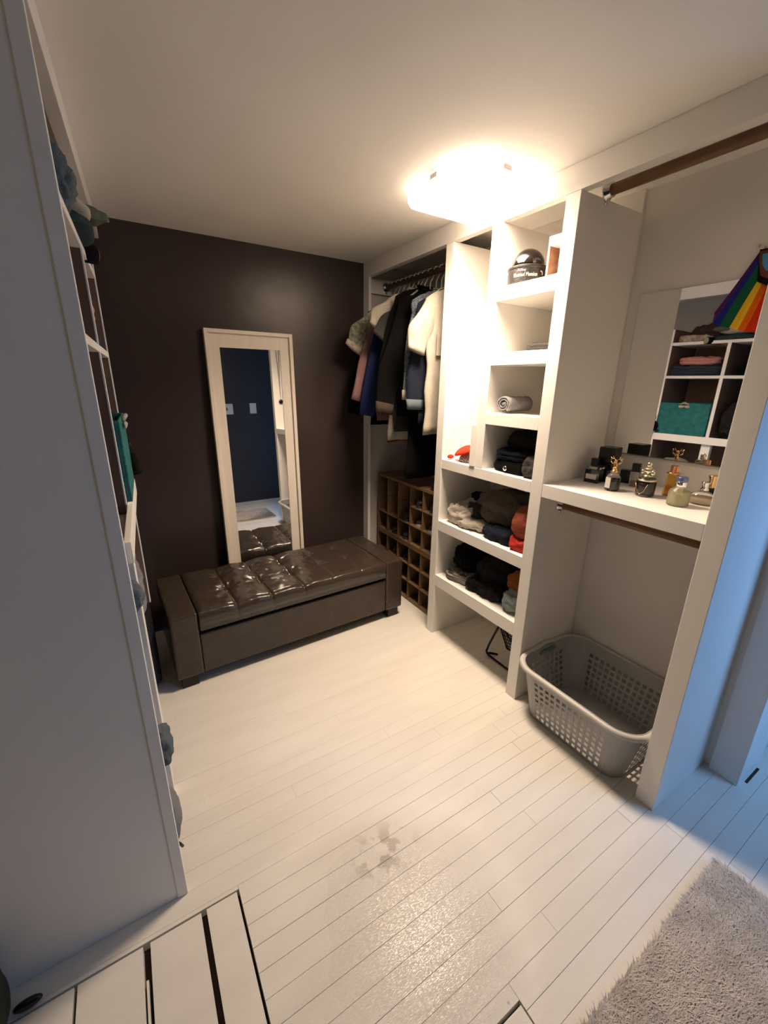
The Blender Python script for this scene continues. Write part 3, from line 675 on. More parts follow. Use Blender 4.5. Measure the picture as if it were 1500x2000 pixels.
# 7 amber
b7 = thing('perfume_bottle', 'amber bottle with a ribbed copper cap behind the frosted one', 'bottle', (1.735, 0.735, ST), 0.25, g)
MB().lathe([(0.026, 0), (0.029, 0.003), (0.023, 0.080), (0.016, 0.084)], n=4, M=Matrix.Rotation(PI/4, 3, 'Z')).build('bottle_body', AMB, b7, bevel=0.002)
MB().lathe([(0.020, 0.004), (0.022, 0.008), (0.020, 0.036), (0.018, 0.038)], n=4, M=Matrix.Rotation(PI/4, 3, 'Z')).build('perfume_liquid', mat('honey_liquid', (0.55, 0.26, 0.05), 0.2, color2=(0.5, 0.24, 0.05)), b7)
MB().lathe([(0.016, 0.0842), (0.022, 0.086), (0.022, 0.090), (0.013, 0.092)], n=24).build('copper_collar', COPPER, b7, smooth=True)
cp = MB()
rb = []
for z in (0.0925, 0.116):
    rb.append([((0.0125+0.001*(k % 2))*math.cos(2*PI*k/48), (0.0125+0.001*(k % 2))*math.sin(2*PI*k/48), z) for k in range(48)])
cp.loft(rb).build('bottle_cap', COPPER, b7)['label'] = 'ribbed copper cap'
# 8 frosted
b8 = thing('perfume_bottle', 'frosted round bottle with a blue and silver cap at the front right', 'bottle', (1.618, 0.654, ST), 0.1, g)
MB().lathe([(0.030, 0), (0.033, 0.003), (0.033, 0.046), (0.029, 0.056), (0.015, 0.064), (0.013, 0.068)], n=36).build('bottle_body', FROST, b8, smooth=True)
MB().lathe([(0.028, 0.005), (0.0295, 0.008), (0.0295, 0.042), (0.026, 0.046)], n=32).build('perfume_liquid', mat('pale_green_liquid', (0.55, 0.53, 0.36), 0.3, color2=(0.5, 0.49, 0.34)), b8, smooth=True)
MB().lathe([(0.016, 0.0682), (0.0165, 0.069), (0.0165, 0.083), (0.016, 0.084)], n=28).build('cap_collar', CHROME, b8, smooth=True)
MB().lathe([(0.0155, 0.0842), (0.0175, 0.087), (0.0175, 0.098), (0.014, 0.102)], n=28).build('bottle_cap', mat('blue_glazed_cap', (0.10, 0.12, 0.32), 0.12, 0.3, color2=(0.12, 0.14, 0.3), coat=0.8), b8, smooth=True)['label'] = 'glossy blue cap'
# 9 oval
b9 = thing('perfume_bottle', 'low oval clear bottle with a chrome atomiser cap at the right end', 'bottle', (1.712, 0.618, ST), 0.2, g)
MB().lathe([(0.030, 0), (0.040, 0.006), (0.043, 0.020), (0.036, 0.036), (0.014, 0.046), (0.010, 0.050)], n=32, sx=0.7).build('bottle_body', GLASS, b9, smooth=True)
MB().lathe([(0.028, 0.004), (0.035, 0.008), (0.037, 0.016), (0.034, 0.020)], n=28, sx=0.7).build('perfume_liquid', mat('clear_straw_liquid', (0.62, 0.52, 0.38), 0.1, color2=(0.6, 0.5, 0.36)), b9, smooth=True)
MB().lathe([(0.012, 0.0502), (0.014, 0.052), (0.010, 0.060), (0.010, 0.072), (0.014, 0.078), (0.012, 0.080)], n=20).build('bottle_cap', CHROME, b9, smooth=True)
# 10 dark bottle with gold cap
b10 = thing('perfume_bottle', 'dark blue bottle with a flared gold cap, rearmost at the right end', 'bottle', (1.806, 0.632, ST), 0.2, g)
MB().box(-0.018, 0.018, -0.026, 0.026, 0, 0.045).build('bottle_body', mat('dark_blue_glass', (0.008, 0.012, 0.025), 0.08, color2=(0.01, 0.014, 0.03), coat=0.5), b10, bevel=0.003)
MB().lathe([(0.016, 0.0452), (0.015, 0.05), (0.012, 0.075), (0.017, 0.088), (0.016, 0.091)], n=24).build('bottle_cap', GOLD, b10, smooth=True)

# ------------------------------------------------------------------ wall mirror of the dressing nook
wm = thing('wall_mirror', 'wide frameless mirror on the wall over the perfume shelf', 'mirror', (BX, 0.78, 1.54))
MB().box(-0.006, -0.0005, -0.275, 0.2745, -0.322, 0.318).build('mirror_glass', MIRROR, wm, bevel=0.001)
MB().box(-0.008, -0.0065, -0.275, 0.2745, -0.3225, -0.319).build('bottom_channel', mat('grey_metal_channel', (0.3, 0.29, 0.27), 0.4, 0.8, color2=(0.25, 0.24, 0.23)), wm)
# ------------------------------------------------------------------ pinned flag
FC = [('violet', (0.085, 0.02, 0.12)), ('indigo', (0.015, 0.025, 0.22)), ('green', (0.01, 0.10, 0.05)), ('yellow', (0.80, 0.50, 0.03)), ('orange', (0.75, 0.15, 0.01)), ('red', (0.62, 0.035, 0.01)),
      ('black', (0.008, 0.007, 0.010)), ('brown', (0.14, 0.055, 0.035)), ('sky', (0.08, 0.30, 0.55)), ('pink', (0.65, 0.28, 0.35)), ('white', (0.7, 0.7, 0.68))]
fmats = [cloth('flag_'+n, c, c2=tuple(v*0.93 for v in c), bump=0.2) for n, c in FC]
flag = thing('rainbow_flag', 'rainbow progress flag pinned over the right side of the wall mirror', 'flag', (1.845, 0.60, 1.80))
fb = MB()
tops = [(0.676, 1.932), (0.675, 1.926), (0.672, 1.895), (0.662, 1.838), (0.650, 1.832), (0.637, 1.824), (0.600, 1.800)]
bots = [(0.769, 1.755), (0.758, 1.718), (0.738, 1.708), (0.709, 1.700), (0.684, 1.692), (0.664, 1.686), (0.600, 1.672)]
# middle violet strip narrow, blue and green wider
NR = 22
def fx_(u, v): return 0.008*math.sin(u*9+v*2)+0.006*math.sin(u*23+1)*v-0.012*v
NC = 5
cols_ = []
for s_ in range(6):
    for k in range(NC):
        cols_.append((s_+k/NC, s_))
cols_.append((6.0, 5))
vs = []
for (c, si) in cols_:
    i0 = min(int(c), 5); fr_ = c-i0
    T = Vector(tops[i0]).lerp(Vector(tops[i0+1]), fr_); Bt = Vector(bots[i0]).lerp(Vector(bots[i0+1]), fr_)
    for r in range(NR+1):
        v = r/NR; p = T.lerp(Bt, v); vs.append((fx_(c/6, v), p.x-0.60, p.y-1.80))
fs = []; mi = []
for a in range(len(cols_)-1):
    for r in range(NR):
        fs.append((a*(NR+1)+r, (a+1)*(NR+1)+r, (a+1)*(NR+1)+r+1, a*(NR+1)+r+1)); mi.append(cols_[a][1])
fb.add(vs, fs); fb.mi = mi
# chevron bands in the hanging corner
def quad(pts, k, x): fb.add([(x, p[0]-0.60, p[1]-1.80) for p in pts], [tuple(range(len(pts)))], k)
quad([(0.676, 1.931), (0.672, 1.893), (0.662, 1.836), (0.610, 1.806), (0.575, 1.80), (0.58, 1.93)], 6, -0.010)
quad([(0.674, 1.925), (0.669, 1.895), (0.656, 1.852), (0.60, 1.82), (0.58, 1.83), (0.58, 1.925)], 7, -0.0125)
quad([(0.664, 1.915), (0.658, 1.885), (0.646, 1.866), (0.60, 1.84), (0.58, 1.85), (0.58, 1.915)], 8, -0.015)
quad([(0.640, 1.910), (0.634, 1.885), (0.60, 1.86), (0.58, 1.87), (0.58, 1.91)], 9, -0.0175)
fo = fb.build('cloth_sheet', fmats, flag, smooth=True, recalc=False)
sol = fo.modifiers.new('thickness', 'SOLIDIFY'); sol.thickness = 0.001; sol.offset = 0
MB().ball((0.0165, 0.073, 0.140), 0.004, 0.005, 0.005, 10, 6).build('pushpin', GOLD, flag, smooth=True)
pin = MB().ball((1.867, 0.694, 1.951), 0.003, 0.005, 0.005, 10, 6).build('thumbtack', GOLD, smooth=True); tag(pin, 'tiny brass thumbtack in the wall above the flag', 'pin')
# ------------------------------------------------------------------ lanyard with medal on the inside of the end panel
ly = thing('lanyard', 'black cord with round medal inside the near end panel, visible in the leaning mirror', 'necklace', (1.535, 0.509, 2.02))
MB().tube([(-0.018, 0, 0), (-0.006, 0.002, -0.30), (0.0, 0.004, -0.60), (0.006, 0.002, -0.30), (0.018, 0, 0), (0, -0.002, 0.02), (-0.018, 0, 0)], 0.0028, 6).build('cord', BLACKP, ly, smooth=True)
MB().lathe([(0.022, -0.003), (0.024, 0), (0.022, 0.003)], (0, 0.006, -0.62), 24, M=Matrix.Rotation(PI/2, 3, 'X')).build('medal', BLACKM, ly, smooth=True)
MB().tube([(0, -0.005, 0.022), (0, 0.006, 0.022)], 0.003, 8).build('nail', CHROME, ly)

# ------------------------------------------------------------------ laundry basket
BASK = mat('grey_basket_plastic', (0.37, 0.37, 0.365), 0.38, color2=(0.345, 0.345, 0.34), nscale=6)
bk = thing('laundry_basket', 'grey plastic laundry basket with square holes under the perfume shelf', 'basket', (1.625, 0.80, 0.0))
bkh = 0.27
def bring(z, grow=0.0, n=10):
    u = z/bkh; hx = 0.178+0.040*u+grow; hy = 0.222+0.052*u+grow; r = 0.065+0.03*u+grow
    return hx, hy, r
def bpt(s_, z, grow=0.0):
    """point at perimeter fraction along the side list"""
    hx, hy, r = bring(z, grow)
    side, u = s_
    if side == 0: return (-hx, -hy+r+(2*hy-2*r)*u, z)         # long side facing the room
    if side == 1: a = PI-PI/2*u; return (-hx+r+r*math.cos(a), hy-r+r*math.sin(a), z)
    if side == 2: return (-hx+r+(2*hx-2*r)*u, hy, z)
    if side == 3: a = PI/2-PI/2*u; return (hx-r+r*math.cos(a), hy-r+r*math.sin(a), z)
    if side == 4: return (hx, hy-r-(2*hy-2*r)*u, z)
    if side == 5: a = -PI/2*u; return (hx-r+r*math.cos(a), -hy+r+r*math.sin(a), z)
    if side == 6: return (hx-r-(2*hx-2*r)*u, -hy, z)
    a = -PI/2-PI/2*u; return (-hx+r+r*math.cos(a), -hy+r+r*math.sin(a), z)
cuts_ = []
for side in range(8):
    if side % 2: cuts_ += [(side, k/8) for k in range(8)]
    else:
        nh = 12 if side in (0, 4) else 7
        # hole columns: solid edges then alternating bar/hole of width 1:1
        seg = [0.0, 0.02]; w_ = 0.96/(nh*1.6-0.6)
        for k in range(2*nh-1): seg.append(seg[-1]+w_*(1.0 if k % 2 == 0 else 0.6))
        cuts_ += [(side, u) for u in seg]
zr = [0.0, 0.016]
nr = 7
hh = (0.215-0.016)/(nr*1.6-0.6)
for k in range(2*nr-1): zr.append(zr[-1]+hh*(1.0 if k % 2 == 0 else 0.6))
zr += [0.235, bkh]
bm2 = MB(); vs = []; nP = len(cuts_)
for z in zr:
    for s_ in cuts_: vs.append(bpt(s_, z))
fs = []
for j in range(len(zr)-1):
    for i in range(nP):
        k = (i+1) % nP; side, u = cuts_[i]
        hole = False
        if side % 2 == 0:
            # index within side
            base = next(q for q in range(nP) if cuts_[q][0] == side); ii = i-base
            ncol = sum(1 for c in cuts_ if c[0] == side)
            if 1 <= ii <= ncol-2 and (ii-1) % 2 == 0 and 1 <= j <= 2*nr-1 and (j-1) % 2 == 0: hole = True
            if side in (2, 6) and (0.33 < u < 0.62) and zr[j] >= 0.20 and zr[j] < 0.234: hole = True
        if not hole: fs.append((j*nP+i, j*nP+k, (j+1)*nP+k, (j+1)*nP+i))
bm2.add(vs, fs)
# floor of the basket
bm2.add([bpt(s_, 0.004) for s_ in cuts_], [tuple(range(nP))])
tub = bm2.build('tub', BASK, bk)
so = tub.modifiers.new('wall', 'SOLIDIFY'); so.thickness = 0.003; so.offset = 0
rimrings = []
for g_, z in ((0.0, bkh-0.003), (0.010, bkh+0.006), (0.020, bkh+0.003), (0.026, bkh-0.012), (0.023, bkh-0.012), (0.018, bkh-0.002), (0.010, bkh+0.001)):
    rimrings.append([bpt(s_, bkh, g_)[:2]+(z+(0.016*max(0, 1-abs(s_[1]-0.5)*3) if s_[0] in (2, 6) else 0),) for s_ in cuts_])
rimrings.append(rimrings[0])
rb_ = MB().loft(rimrings, cap=False).build('rim', mat('pale_grey_rim_plastic', (0.58, 0.57, 0.55), 0.35, color2=(0.55, 0.54, 0.52), nscale=6), bk, smooth=True); rb_['label'] = 'pale rolled rim'
MB().loft([[(x, 0.266+0.010*math.cos(a), 0.250+0.008*math.sin(a)) for a in [2*PI*k/10 for k in range(10)]] for x in (-0.055, 0.055)]).build('handle_grip', mat('dull_teal_grip', (0.13, 0.20, 0.185), 0.5, color2=(0.12, 0.18, 0.17)), bk, smooth=True)['label'] = 'dull teal handle grip'

# ------------------------------------------------------------------ folded wire rack on the floor under the shelves
rk = thing('wire_rack', 'black folded wire rack on the floor beneath the lowest shelf', 'rack', (1.62, 1.27, 0.0))
rm = MB()
rm.tube([(0.03, 0.12, 0.008), (0.005, 0.15, 0.008), (-0.02, 0.156, 0.014), (-0.028, 0.156, 0.03), (-0.015, 0.150, 0.08), (0.0, 0.125, 0.17), (0.0, 0.105, 0.22)], 0.006, 8)
rm.tube([(-0.02, 0.156, 0.014), (-0.02, 0.135, 0.008), (-0.02, 0.06, 0.007), (-0.02, -0.06, 0.007), (-0.02, -0.10, 0.007)], 0.006, 8)
rm.tube([(-0.02, 0.08, 0.25), (0.06, -0.06, 0.02)], 0.005, 8).tube([(-0.03, -0.09, 0.28), (0.04, -0.10, 0.04)], 0.005, 8)
rm.build('leg_frame', BLACKM, rk, smooth=True)
gm = MB()
p0 = Vector((-0.02, 0.10, 0.26)); ux = Vector((0.0, -0.19, 0.02)); uz = Vector((0.08, -0.015, -0.20))
for k in range(2):
    gm.tube([p0+ux*k, p0+ux*k+uz], 0.0055, 8); gm.tube([p0+uz*k, p0+ux+uz*k], 0.0055, 8)
for k in range(1, 12): gm.tube([p0+ux*k/12, p0+ux*k/12+uz], 0.0026, 5)
for k in range(1, 8): gm.tube([p0+uz*k/8, p0+ux+uz*k/8], 0.0024, 5)
gm.build('mesh_panel', BLACKM, rk, smooth=True)

# ------------------------------------------------------------------ shoe rack
WD = mat('tan_laminate', (0.21, 0.13, 0.064), 0.5, color2=(0.17, 0.105, 0.052), nscale=6, stretch=(1, 8, 8), bump=0.05)
def rack(z0, z1, label):
    r_ = thing('shoe_cubby', label, 'shoe rack', (1.56, 1.825, z0))
    W_ = 2.615-1.825; H_ = z1-z0; D_ = 0.27
    B('top_board', WD, 0, D_, 0, W_, H_-0.018, H_, r_); B('bottom_board', WD, 0, D_, 0, W_, 0, 0.018, r_)
    B('side_board', WD, 0, D_, 0, 0.012, 0.018, H_-0.018, r_); B('side_board', WD, 0, D_, W_-0.012, W_, 0.018, H_-0.018, r_)
    B('back_board', WD, D_, D_+0.004, 0, W_, 0, H_, r_, 0)
    return r_, W_, H_, D_
r1, W_, H_, D_ = rack(0.0, 0.425, 'lower tan shoe cubby standing on the floor in the hanging bay')
cyL = [0.085, 0.225, 0.365, 0.51, 0.65]
def cells(r_, H_, skip_div=(), skip_sh=()):
    hs = (H_-0.036)/3
    for i, yv in enumerate(cyL):
        for j in range(3):
            if (i, j) in skip_div: continue
            B('divider', WD, 0.002, D_, yv, yv+0.006, 0.018+hs*j+(0.003 if j else 0), 0.018+hs*(j+1)-0.003, r_, 0)
    ed = [0.012]+cyL+[W_-0.012]
    for j in (1, 2):
        for i in range(len(ed)-1):
            if (i, j) in skip_sh: continue
            B('cubby_shelf', WD, 0.0, D_, ed[i]+(0.006 if i else 0), ed[i+1], 0.018+hs*j-0.003, 0.018+hs*j+0.003, r_, 0)
cells(r1, H_)
r2, W_, H2, D_ = rack(0.426, 0.86, 'upper tan shoe cubby with sagging shelves stacked on the lower one')
cells(r2, H2, skip_div=(), skip_sh=((3, 2), (4, 2), (5, 2)))
SH = mat('black_shoe_leather', (0.014, 0.013, 0.014), 0.4, color2=(0.02, 0.018, 0.018), nscale=20)
SH2 = mat('dark_blue_shoe_suede', (0.018, 0.02, 0.035), 0.7, color2=(0.025, 0.026, 0.045), nscale=20)
SH3 = mat('dark_brown_shoe_leather', (0.05, 0.025, 0.018), 0.4, color2=(0.04, 0.02, 0.015), nscale=20)
SOLE = mat('dark_rubber', (0.03, 0.028, 0.027), 0.7, color2=(0.04, 0.036, 0.034), nscale=20)
SOLEL = mat('pale_rubber', (0.5, 0.46, 0.42), 0.6, color2=(0.45, 0.41, 0.38), nscale=20)
def shoe(label, loc, m, sole, group='shoes in the cubbies', high=0.085, s=1.0, rz=0.0, boot=False):
    t_ = thing('boot' if boot else 'shoe', label, 'shoe', loc, rz, group)
    L_ = 0.235*s
    def outline(x):   # half width along the length, toe at 0
        u = x/L_; return (0.022+0.021*math.sin(min(1, u*2.2)*PI/2)-0.010*math.exp(-((u-0.58)/0.14)**2)-0.012*max(0, u-0.9)*8)*s
    rings = []; sr = []
    for k in range(15):
        u = 0.015+0.97*k/14; x = L_*u; w_ = outline(x)*(0.55 if k in (0, 14) else 1)
        h_ = (0.030+0.022*min(1, u*3)+(high-0.052)*max(0, min(1, (u-0.38)/0.25)))*s*(0.8 if k == 14 else 1)*(0.6 if k == 0 else 1)
        rings.append([(x, w_*math.cos(a)*(1-0.25*max(0, math.sin(a))), 0.016+h_*(0.5+0.5*math.sin(a))) for a in [2*PI*q/14 for q in range(14)]])
        sr.append([(x, w_*1.06*c, z) for c, z in ((-1, 0.0), (1, 0.0), (1, 0.017), (-1, 0.017))])
    MB().loft(rings).build('upper', m, t_, smooth=True); MB().loft(sr).build('sole', sole, t_)
    cm = MB()
    for k in range(4):
        x = L_*(0.34+0.06*k); cm.tube([(x, -0.014*s, 0.058*s+0.008*k), (x, 0, 0.066*s+0.009*k), (x, 0.014*s, 0.058*s+0.008*k)], 0.002, 5)
    cm.build('laces', m, t_, smooth=True)
    if boot:
        MB().loft([[(L_*0.70+0.045*math.cos(a), 0.036*math.sin(a), z) for a in [2*PI*q/16 for q in range(16)]] for z in (0.05, 0.10, 0.18, 0.185)]).build('shaft', m, t_, smooth=True)
    return t_
hs2 = (0.434-0.036)/3; zz = [0.426+0.018+0.001, 0.426+0.018+hs2+0.0035, 0.426+0.018+2*hs2+0.0035]
ccen = [1.825+(a+b_)/2 for a, b_ in zip([0.012]+[c+0.006 for c in cyL], cyL+[W_-0.012])]
shoe('black shoe in the upper cubby, top row, right of the second divider', (1.575, ccen[1], zz[2]), SH, SOLE)
shoe('black shoe in the upper cubby, top row, third cell', (1.565, ccen[2], zz[2]), SH, SOLE)
shoe('dark blue shoe in the upper cubby, top row, fourth cell', (1.565, ccen[3]+0.01, zz[1]), SH2, SOLE, high=0.10, s=1.15)
shoe('pale-soled black shoe in the upper cubby, middle row, second cell', (1.57, ccen[1], zz[1]), SH, SOLEL)
shoe('brown shoe in the upper cubby, middle row, third cell', (1.575, ccen[2], zz[1]), SH3, SOLEL)
shoe('black shoe in the upper cubby, lower row, fourth cell', (1.565, ccen[3], zz[0]), SH, SOLE, high=0.10)
shoe('black shoe in the upper cubby, lower row, fifth cell', (1.565, ccen[4], zz[0]), SH, SOLE, high=0.10)
shoe('dark brown shoe in the lower cubby, top row, fifth cell', (1.575, ccen[4], 0.018+2*(0.389/3)+0.0035), SH3, SOLE)
shoe('black shoe in the lower cubby, top row, fourth cell', (1.575, ccen[3], 0.018+2*(0.389/3)+0.0035), SH, SOLE)
shoe('dark ankle boot standing on top of the shoe cubbies at the right', (1.565, 1.885, 0.861), SH, SOLE, boot=True, group='boots on top of the cubbies', s=0.95)
shoe('dark ankle boot on top of the shoe cubbies, the one further in', (1.575, 1.985, 0.861), SH, SOLE, boot=True, group='boots on top of the cubbies', s=0.95)

# ------------------------------------------------------------------ hanging clothes
def hanger(yc, label, zt=2.105, cx=1.61, half=0.185, wire=True):
    h = thing('hanger', label, 'hanger', (cx, yc, zt), 0, 'hangers on the rod of the hanging bay')
    m = MB()
    pts = [(0.0, 0, -0.095), (0, 0, -0.05), (0.014, 0, -0.028), (0.0225, 0, -0.004), (0.014, 0, 0.016), (0, 0, 0.0205), (-0.014, 0, 0.016), (-0.021, 0, 0.004)]
    m.tube(pts, 0.0032, 6).build('hook', STEELH, h, smooth=True)
    MB().tube([(-half, 0, -0.15), (-half*0.5, 0, -0.115), (0, 0, -0.097), (half*0.5, 0, -0.115), (half, 0, -0.15)], 0.0045, 8).build('shoulder_bar', STEELH if wire else BLACKP, h, smooth=True)
    return h
def garment(name, label, yc, m, hem, half=0.20, cx=1.61, zt=1.99, thick=0.040, sleeve=None, sm=None, ripple=4, seed=1, flare=1.0, trim=None, rz=0.0, group='clothes hanging in the bay', buttons=False, tex=None, pocket=False, lean=0.0, front=None):
    t_ = thing(name, label, 'clothing', (cx, yc, 0), rz, group)
    N_ = 56; rings = []
    # shoulder line drops from collar to shoulder tips
    zs = [zt, zt-0.008, zt-0.03, zt-0.06, zt-0.09]+[zt-0.09-(zt-0.09-hem)*k/14 for k in range(1, 15)]
    wd = [0.055, 0.075, half*0.72, half*0.97, half*1.0]+[half*(0.97-0.10*math.sin(min(1, k/7)*PI/2)+(flare-1)*k/14+0.03*math.sin(k*1.3+seed)) for k in range(1, 15)]
    for q, (z, w_) in enumerate(zip(zs, wd)):
        ring = []; d = max(0, q-4)/14
        for i in range(N_):
            a = 2*PI*i/N_; cx_ = math.cos(a); sy_ = math.sin(a)
            x = w_*math.copysign(abs(cx_)**0.8, cx_)
            wave = math.sin(x/half*ripple*1.6+seed+z*2)*0.35+0.25*math.sin(x/half*ripple*3.7+seed*2+z*3)
            th = thick*(0.35+0.65*min(1, q/4))*(0.5*math.copysign(abs(sy_)**0.7, sy_))*(1-0.25*d)
            yv = th+wave*thick*0.33*(0.25+d)
            ring.append((x+lean*d, yv, z+0.004*noise.noise(Vector((x*9, yv*9, seed+z)))*(1+2*d)))
        rings.append(ring)
    MB().loft(rings).build('garment_body', m, t_, smooth=True)
    # collar
    MB().tube([(0.052*math.cos(a), 0.016*math.sin(a), zt+0.004+0.006*abs(math.cos(a))) for a in [2*PI*k/20 for k in range(20)]], 0.006, 7, closed=True).build('collar', sm or m, t_, smooth=True)
    if sleeve:
        # (dx, z) tip of the left sleeve relative to cx, radius start, radius end
        for sgn in (-1, 1):
            (tx, tz, r0, r1) = sleeve
            if sgn == 1: tx = min(tx, 0.215)
            S = Vector((sgn*(half-0.035), 0, zt-0.075)); E = Vector((sgn*tx, -0.004, tz)); rr = []
            n = 12
            D = (E-S).normalized(); A = Vector((D.z, 0, -D.x))
            for k in range(n+1):
                u = k/n; c = S.lerp(E, u); c.x += sgn*0.012*math.sin(u*PI); c.y += 0.004*math.sin(u*7+seed)
                r = r0+(r1-r0)*u
                ro = lambda a: (0.30+0.70*min(1, u*1.6)) if math.cos(a)*A.x*sgn > 0 else 1.0
                rr.append([tuple(c+A*(r*ro(a)*math.cos(a)*(1+0.10*math.sin(u*9+seed)))+Vector((0, 1, 0))*(thick*0.46*math.sin(a)*(1+0.25*math.sin(u*13+3*a+seed)))) for a in [2*PI*q/16 for q in range(16)]])
            MB().loft(rr).build('sleeve', sm or m, t_, smooth=True)
            if trim and sgn < 0:
                rt = [[tuple(Vector(p)*1.0) for p in rr[-2]], [tuple(Vector(rr[-1][i])+D*0.012+(Vector(rr[-1][i])-E)*0.08) for i in range(16)]]
                rt[0] = [tuple(Vector(rr[-2][i])+(Vector(rr[-2][i])-(S.lerp(E, (n-1)/n)))*0.10) for i in range(16)]
                MB().loft(rt).build('cuff', trim, t_, smooth=True)
    if buttons:
        for k in range(4): MB().ball((-0.02, -thick*0.62, zt-0.15-k*0.13), 0.005, 0.003, 0.005, 8, 5).build('button', LABELP, t_, smooth=True)
    if pocket:
        MB().box(-0.13, -0.03, -thick*0.66, -thick*0.60, zt-0.34, zt-0.22).build('chest_pocket', m, t_, bevel=0.003)
    return t_
FLOR = mat('floral_print_cotton', (0.10, 0.14, 0.145), 0.85, color2=(0.45, 0.40, 0.25), nscale=55, bump=0.2, bscale=300)
def speck(name, a, b_, s_): return mat(name, a, 0.85, color2=b_, nscale=s_, bump=0.3, bscale=300)
HEATH = speck('speckled_dark_denim', (0.035, 0.045, 0.06), (0.20, 0.24, 0.27), 120)
SPK = speck('black_silver_speckle', (0.012, 0.012, 0.013), (0.30, 0.30, 0.30), 150)
rows = [
 # name, label, y, material, hem, kwargs
 ('jacket', 'black long-sleeved top at the far end of the rail behind the floral shirt', 2.520, C_['black'], 1.22, dict(sleeve=(0.30, 1.30, 0.07, 0.05), half=0.20)),
 ('floral_shirt', 'short-sleeved blue and cream floral shirt near the far end of the rail', 2.470, FLOR, 1.40, dict(sleeve=(0.315, 1.70, 0.085, 0.075), half=0.205, zt=2.0, trim=C_['ivory'])),
 ('dress_shirt', 'mauve long-sleeved shirt between the floral and the blue one', 2.418, C_['mauve'], 1.26, dict(sleeve=(0.335, 1.39, 0.05, 0.04), half=0.205, zt=2.0)),
 ('dress_shirt', 'royal blue long-sleeved shirt hanging beside the mauve one', 2.365, C_['royal'], 1.31, dict(sleeve=(0.29, 1.30, 0.055, 0.05), half=0.205, zt=2.0, buttons=True)),
 ('sweater', 'rust red top whose hem shows under the blue shirt', 2.320, C_['rust'], 1.13, dict(half=0.18, thick=0.03)),
 ('tee_shirt', 'white short-sleeved tee with a turned cuff beside the black jackets', 2.272, C_['ivory'], 1.15, dict(sleeve=(0.275, 1.80, 0.085, 0.065), half=0.21, zt=2.03)),
 ('tee_shirt', 'grey-green short-sleeved tee peeking under the white sleeve', 2.232, C_['dgrey'], 1.20, dict(sleeve=(0.27, 1.74, 0.08, 0.065), half=0.19, zt=1.98, thick=0.03)),
 ('track_jacket', 'black jacket with a white piped shoulder', 2.188, C_['black'], 1.30, dict(sleeve=(0.26, 1.50, 0.07, 0.055), half=0.21, zt=2.03)),
 ('jacket', 'large black jacket hanging in the middle of the rail', 2.135, C_['black'], 1.32, dict(sleeve=(0.30, 1.34, 0.085, 0.062), half=0.215, zt=2.0, thick=0.042, trim=C_['brown'])),
 ('long_dress', 'long black dress reaching down to the shoe cubbies', 2.080, C_['black'], 0.93, dict(half=0.17, flare=1.15, thick=0.045)),
 ('sweater', 'speckled dark blue knit with a white hem', 2.032, HEATH, 1.40, dict(sleeve=(0.20, 1.42, 0.05, 0.04), half=0.20, zt=1.99, thick=0.035, trim=C_['cream'])),
 ('polo_shirt', 'navy long-sleeved top with a grey-blue cuff next to the cream tee', 1.980, C_['navy2'], 1.28, dict(sleeve=(0.185, 1.37, 0.075, 0.055), half=0.20, zt=1.97, thick=0.045, trim=C_['slate'])),
 ('tee_shirt', 'cream short-sleeved tee with a chest pocket, nearest on the rail', 1.915, C_['cream'], 1.225, dict(sleeve=(0.245, 1.66, 0.085, 0.062), half=0.195, zt=1.985, thick=0.05, pocket=True)),
 ('jacket', 'black garment behind the cream tee at the near end of the rail', 1.855, C_['black'], 1.0, dict(half=0.13, cx=1.70, zt=1.96, thick=0.035)),
]
ordn = ['far end', 'second from the far end', 'third from the far end', 'fourth from the far end', 'fifth from the far end', 'sixth from the far end', 'seventh from the far end', 'seventh from the near end', 'sixth from the near end', 'fifth from the near end', 'fourth from the near end', 'third from the near end', 'second from the near end', 'near end']
for i, (nm, lb, yc, m, hem, kw) in enumerate(rows):
    garment(nm, lb, yc, m, hem, seed=i*1.7+1, **kw)
    hanger(yc, 'wire hanger on the bay rod, %s of the row' % ordn[i], half=0.10, cx=1.61)
# white piping on the track jacket and white cuff stripes
tj = MB().tube([(1.61-0.07, 2.162, 2.010), (1.61-0.12, 2.160, 1.975), (1.61-0.165, 2.160, 1.90), (1.61-0.175, 2.160, 1.84)], 0.0045, 6).build('piping', C_['cream'], [o for o in bpy.data.objects if o.name.startswith('track_jacket')][0])
tj.matrix_parent_inverse = Matrix.Translation((-1.61, -2.188, 0))

# ------------------------------------------------------------------ contents of the left unit
g = 'things on the left storage unit'
def LL(name, label, cat, lx, ly, z, size, m, seed, rot=0.0, **k):
    return lump(name, label, cat, LW(lx, ly, z), size, m, seed, TH+rot, k.pop('group', g), **k)
LL('shirt', 'grey-blue shirt sticking out at the near end of the top left shelf', 'clothing', -0.085, 0.155, 1.8335, (0.20, 0.20, 0.10), C_['slate'], 71, amp=0.3, freq=12)
LL('jacket', 'dark folded jacket at the back of the top left shelf', 'clothing', -0.24, 0.20, 1.8335, (0.18, 0.28, 0.12), C_['brown'], 73, amp=0.25, freq=9)
LL('trousers', 'dark rolled trousers at the far back of the top left shelf', 'clothing', -0.20, 0.55, 1.8335, (0.20, 0.30, 0.13), C_['brown'], 75, amp=0.25, freq=9, layers=2)
LL('scarf', 'beige patterned cloth folded at the far front of the top left shelf', 'clothing', -0.045, 0.62, 1.8335, (0.09, 0.22, 0.045), C_['beige'], 77, amp=0.25, freq=12, layers=2)
LL('cap', 'cream-crowned dark cap overhanging the edge of the top left shelf', 'hat', -0.03, 0.37, 1.867, (0.12, 0.20, 0.05), C_['cream'], 79, amp=0.12, freq=6, e=0.9)
